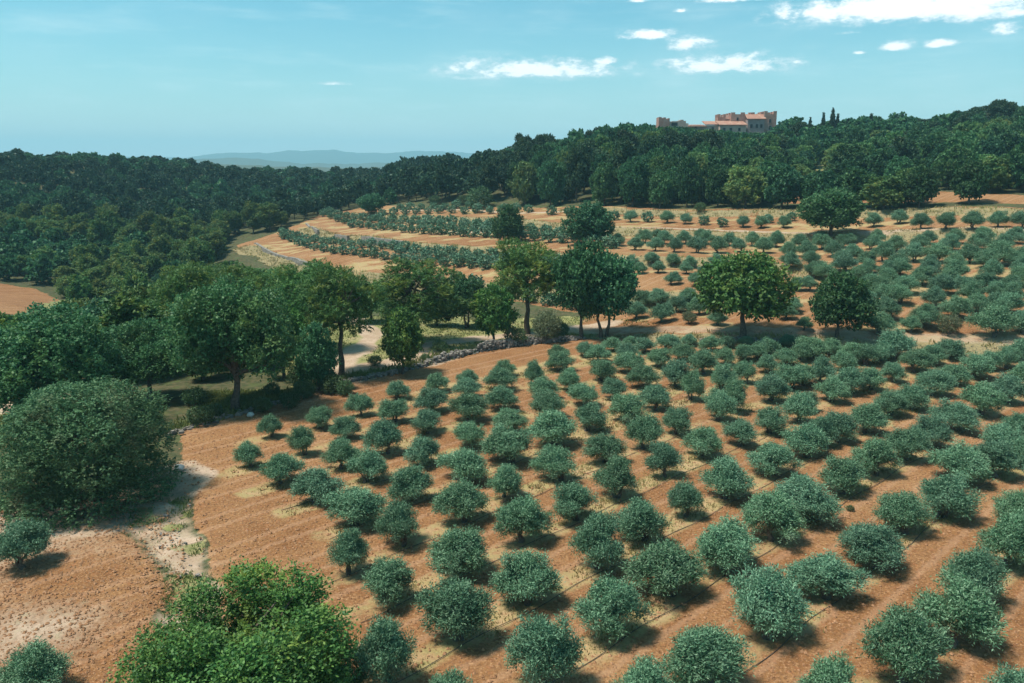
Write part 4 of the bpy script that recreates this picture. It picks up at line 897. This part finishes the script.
def dry_wall(pts_px, name, label, hts, rng, wid=.8, size=.30):
    P = wpoly(pts_px); L = np.r_[0, np.cumsum(np.hypot(*np.diff(P, axis=0).T))]; S = np.arange(0, L[-1], size * .5); x = np.interp(S, L, P[:, 0]); y = np.interp(S, L, P[:, 1]); H = np.interp(S / L[-1], *zip(*hts)); z = hgt(x, y); pl = []
    for i in range(len(S)):
        hh = H[i] * (.6 + .7 * vnoise(S[i] / 2.2, 0, 61)); nl = max(1, int(hh / (size * .55)))
        for q in range(nl):
            for wq in range(2 if q < nl - 1 or rng.random() < .5 else 1):
                pl.append(((x[i] + rng.normal() * wid * .28, y[i] + rng.normal() * wid * .28, z[i] + size * .2 + q * size * .5 + rng.normal() * .03), (size * rng.uniform(.6, 1.5), size * rng.uniform(.5, 1.1), size * rng.uniform(.4, .9))))
    return link(name, stone_mesh(name, pl, M['stone'], rng), label=label, cat='wall')
rng_w = np.random.default_rng(77)
dry_wall(WALL_PX, 'dry_stone_wall', 'long tumbled dry stone wall curving along the upper edge of the field', [(0, .3), (.25, .3), (.38, .5), (.5, .35), (.62, .7), (.8, 1.0), (.95, .8), (1, .3)], rng_w)
dry_wall([(700, 339.5), (740, 340.5), (790, 342.5), (832, 345)], 'dry_stone_wall', 'low dark stone edging under the bright oak above the field', [(0, .25), (.5, .45), (1, .25)], rng_w, .5, .3)
def retaining(pts, h0, label, dh=.5):
    P = wpoly(pts); L = np.r_[0, np.cumsum(np.hypot(*np.diff(P, axis=0).T))]; S = np.linspace(0, L[-1], max(8, int(L[-1] / .7))); x = np.interp(S, L, P[:, 0]); y = np.interp(S, L, P[:, 1]); T = unit(np.stack([np.gradient(x), np.gradient(y)], 1)); Nn = np.stack([-T[:, 1], T[:, 0]], 1); top = hgt(x + Nn[:, 0] * 1.4, y + Nn[:, 1] * 1.4) + dh * .3 + .12 * (vnoise(S / 1.3, S * 0, 71) - .5); bot = np.minimum(hgt(x - Nn[:, 0] * 1.2, y - Nn[:, 1] * 1.2), top - h0) - .6
    V = []
    for i in range(len(S)):
        for s, zz in ((-.3, bot[i]), (-.18, top[i]), (.4, top[i]), (.5, bot[i])): V.append((x[i] + Nn[i, 0] * s, y[i] + Nn[i, 1] * s, zz))
    F = []
    for i in range(len(S) - 1):
        for k in range(4): F.append((i * 4 + k, (i + 1) * 4 + k, (i + 1) * 4 + (k + 1) % 4, i * 4 + (k + 1) % 4))
    F += [(0, 1, 2, 3), tuple((len(S) - 1) * 4 + k for k in (3, 2, 1, 0))]
    link('retaining_wall', mesh_np('retaining_wall', V, F, [M['stone']]), label=label, cat='wall')
retaining([(255, 245), (264, 252), (282, 260), (300, 266), (322, 271)], 1.6, 'curved pale retaining wall round the tip of the lowest terrace')
retaining([(306, 224), (311, 229), (318, 234)], 1.2, 'short broken retaining wall at the tip of the middle terrace')
retaining([(335, 238.5), (348, 240.5)], 1.1, 'short grey block of wall between middle terrace olive rows')
retaining([(362, 241), (380, 243), (402, 245.5)], .9, 'long low grey wall between middle terrace olive rows')
def boulder(px, py, size, label, seed):
    P = ground_at(px, py)[0]; bm = bmesh.new(); bmesh.ops.create_icosphere(bm, subdivisions=3, radius=size / 2); r = random.Random(seed)
    for v in bm.verts:
        n = vnoise(v.co.x * 3 / size + seed, v.co.y * 3 / size + v.co.z * 2 / size, seed); v.co *= .75 + .45 * float(n); v.co.z *= .7
    me = bpy.data.meshes.new('boulder'); bm.to_mesh(me); bm.free(); me.materials.append(M['boulder']); link('boulder', me, loc=(P[0], P[1], P[2] + size * .2), label=label, cat='boulder')
boulder(251, 416, .6, 'small white boulder standing out at the foot of the stone wall', 3)
boulder(179, 470, .7, 'grey stone at the corner where the gully meets the big holm oak', 4)

# ------------------------------------------------------------------ irrigation hoses along the rows
def hoses():
    n = 0
    for rr in sorted(set(FIELD_ROW)):
        q = FIELD_W[FIELD_ROW == rr]; q = q[q[:, 1] < 60]
        if rr == 999: continue
        if len(q) < 5: continue
        n += 1; u = q[:, :2] @ ROW_DIR; v = q[:, :2] @ ROW_N; kf = np.polyfit(u, v, 1); U = np.arange(u.min() - 2, u.max() + 3, .5); Vv = np.polyval(kf, U) + .55 + .10 * np.sin(U * .9 + rr)
        x = U * ROW_DIR[0] + Vv * ROW_N[0]; y = U * ROW_DIR[1] + Vv * ROW_N[1]; z = hgt(x, y) + .05; g = Geo(); g.tube(np.stack([x, y, z], 1), [.017] * len(x), 5)
        link('irrigation_hose', g.mesh('irrigation_hose', M['hose'], True), label=f'thin black irrigation hose along the {ORD[n]} long olive row from the bare strip', cat='hose', group='irrigation hoses along the olive rows')
hoses()

# ------------------------------------------------------------------ loose soil, weeds, grass
def scatter(polys, n, rng, ymax, dens=None):
    out = []
    for P in polys:
        x0, x1, y0, y1 = P[:, 0].min(), P[:, 0].max(), P[:, 1].min(), min(P[:, 1].max(), ymax); x = rng.uniform(x0, x1, n * 3); y = y0 + (y1 - y0) * rng.random(n * 3) ** 1.5
        px, py, _ = to_pix(x, y, 0 * x); k = inside(x, y, P) & (px > -80) & (px < 1100) & (py < 760)
        if dens is not None: k &= rng.random(len(x)) < dens(x, y)
        out.append(np.stack([x[k], y[k]], 1)[:n])
    q = np.vstack(out); return q[:, 0], q[:, 1], hgt(q[:, 0], q[:, 1])
def clods():
    rng = np.random.default_rng(31); x, y, z = scatter([Z_FIELD] * 3 + [Z_LOW], 6000, rng, 75); n = len(x); b = np.array([(1, 0, 0), (0, 1, 0), (-1, 0, 0), (0, -1, 0), (0, 0, .8), (0, 0, -.6)], float); f = np.array([(0, 1, 4), (1, 2, 4), (2, 3, 4), (3, 0, 4), (1, 0, 5), (2, 1, 5), (3, 2, 5), (0, 3, 5)])
    s = .03 + .085 * rng.random(n) ** 2.5; V = b[None] * s[:, None, None] * (.7 + .6 * rng.random((n, 6, 1))); a = rng.uniform(0, 6.28, n); ca, sa = np.cos(a)[:, None], np.sin(a)[:, None]; V = np.stack([V[..., 0] * ca - V[..., 1] * sa, V[..., 0] * sa + V[..., 1] * ca, V[..., 2]], -1) + np.stack([x, y, z + .02], 1)[:, None]
    F = f[None] + 6 * np.arange(n)[:, None, None]; link('soil_clods', mesh_np('soil_clods', V.reshape(-1, 3), F.reshape(-1, 3), [M['clod']]), kind='stuff', label='loose orange clods of earth scattered over the tilled field', cat='soil')
clods()
def tufts(name, mat, x, y, z, h, rng, blades, label, cat, spread=.22, wd=.05):
    n = len(x); c = np.repeat(np.stack([x, y, z], 1), blades, 0); m = len(c); hh = np.repeat(h, blades) * (.6 + .7 * rng.random(m)); a = rng.uniform(0, 6.28, m); o = spread * rng.normal(size=(m, 2)); lean = rng.normal(size=(m, 2)) * .35
    c = c + np.c_[o, -.03 * np.ones(m)]; w = wd * (.6 + .8 * rng.random(m)); sx, sy = np.cos(a) * w, np.sin(a) * w; t = c + np.c_[lean * hh[:, None], hh]; md = c * .5 + t * .5 + np.c_[-lean * hh[:, None] * .15, 0 * hh]
    V = np.stack([c - np.c_[sx, sy, 0 * sx], c + np.c_[sx, sy, 0 * sx], md + .8 * np.c_[sx, sy, 0 * sx], t], 1); link(name, mesh_np(name, V.reshape(-1, 3), np.arange(m * 4).reshape(-1, 4), [mat]), kind='stuff', label=label, cat=cat)
def vegetation():
    rng = np.random.default_rng(41); xs, ys = [], []
    for P in STRIPS:
        L = np.r_[0, np.cumsum(np.hypot(*np.diff(P, axis=0).T))]
        if len(P) < 5: continue
        s = rng.uniform(0, L[-1], int(L[-1] * 16)); x = np.interp(s, L, P[:, 0]); y = np.interp(s, L, P[:, 1]); o = rng.normal(size=len(s)) * .5; x = x + ROW_N[0] * o; y = y + ROW_N[1] * o; k = vnoise(x / 2.2, y / 2.2, 41) > .55; xs.append(x[k]); ys.append(y[k])
    x, y = np.concatenate(xs), np.concatenate(ys); h = .10 + .12 * rng.random(len(x)); tufts('dry_grass', M['drygrass'], x, y, hgt(x, y), h, rng, 6, 'dry yellow grass tufts in the untilled strips under the olive rows', 'dry grass', .16, .03)
    x, y, z = scatter(Z_MEADOW[:3], 4500, rng, 140); k = np.ones(len(x), bool)
    for P, w in PATHS: k &= seg_dist(x, y, P)[0] > w + .6
    x, y, z = x[k], y[k], z[k]; tufts('meadow_grass', M['greengrass'], x, y, z, .10 + .18 * rng.random(len(x)), rng, 6, 'rough yellow-green meadow grass beyond the stone wall', 'grass', .3, .05)
    x, y, z = scatter([Z_GULLY], 2600, rng, 60, lambda a, b: (vnoise(a / 1.2, b / 1.2, 31) > .58) * .9 + .04); tufts('gully_weeds', M['greengrass'], x, y, z - .1, .10 + .14 * rng.random(len(x)), rng, 7, 'green and dry weeds in the pale stony gully strip', 'weeds', .16, .025)
    xs, ys = [], []
    for P, A in BANKS:
        L = np.r_[0, np.cumsum(np.hypot(*np.diff(P, axis=0).T))]; s = rng.uniform(0, L[-1], int(L[-1] * 7)); xs.append(np.interp(s, L, P[:, 0]) + rng.normal(size=len(s)) * .7); ys.append(np.interp(s, L, P[:, 1]) + rng.normal(size=len(s)) * .9)
    x, y = np.concatenate(xs), np.concatenate(ys); tufts('bank_grass', M['drygrass'], x, y, hgt(x, y), .15 + .35 * rng.random(len(x)), rng, 6, 'straw-coloured rough grass on the banks between the terraces', 'dry grass', .3, .07)
    P = wpoly(WALL_PX); L = np.r_[0, np.cumsum(np.hypot(*np.diff(P, axis=0).T))]; s = rng.uniform(0, L[-1], 700); x = np.interp(s, L, P[:, 0]) + rng.normal(size=700) * .5 - .3; y = np.interp(s, L, P[:, 1]) + np.abs(rng.normal(size=700)) * .9 + .5; tufts('wall_weeds', M['greengrass'], x, y, hgt(x, y), .2 + .45 * rng.random(700), rng, 8, 'weeds growing along the back of the stone wall', 'weeds', .25, .06)
    x, y, z = scatter([Z_GULLY], 700, rng, 60, lambda a, b: .3 + 0 * a); pl = [((a, b, c - .05), (r * rng.uniform(.7, 1.4), r, r * .7)) for a, b, c, r in zip(x, y, z, .05 + .22 * rng.random(len(x)) ** 3)]
    link('gully_stones', stone_mesh('gully_stones', pl, M['stone'], rng), kind='stuff', label='loose pale stones strewn along the gully strip', cat='stones')
vegetation()

# ------------------------------------------------------------------ the air
def haze():
    g = Geo(); g.box((0, 0, 90), (18400, 18400, 400)); m = bpy.data.materials.new('haze_air'); m.use_nodes = True; t = NT(m.node_tree); t.n.clear()
    out = t.new('ShaderNodeOutputMaterial'); v = t.new('ShaderNodeVolumePrincipled'); v.inputs['Color'].default_value = (.44, .85, 1.0, 1); v.inputs['Density'].default_value = HAZE; v.inputs['Anisotropy'].default_value = .0
    t.l.new(v.outputs[0], out.inputs['Volume']); o = link('haze', g.mesh('haze', m), kind='stuff', label='thin pale blue haze in the air over the whole landscape', cat='haze')
HAZE = 2.1e-4
haze()
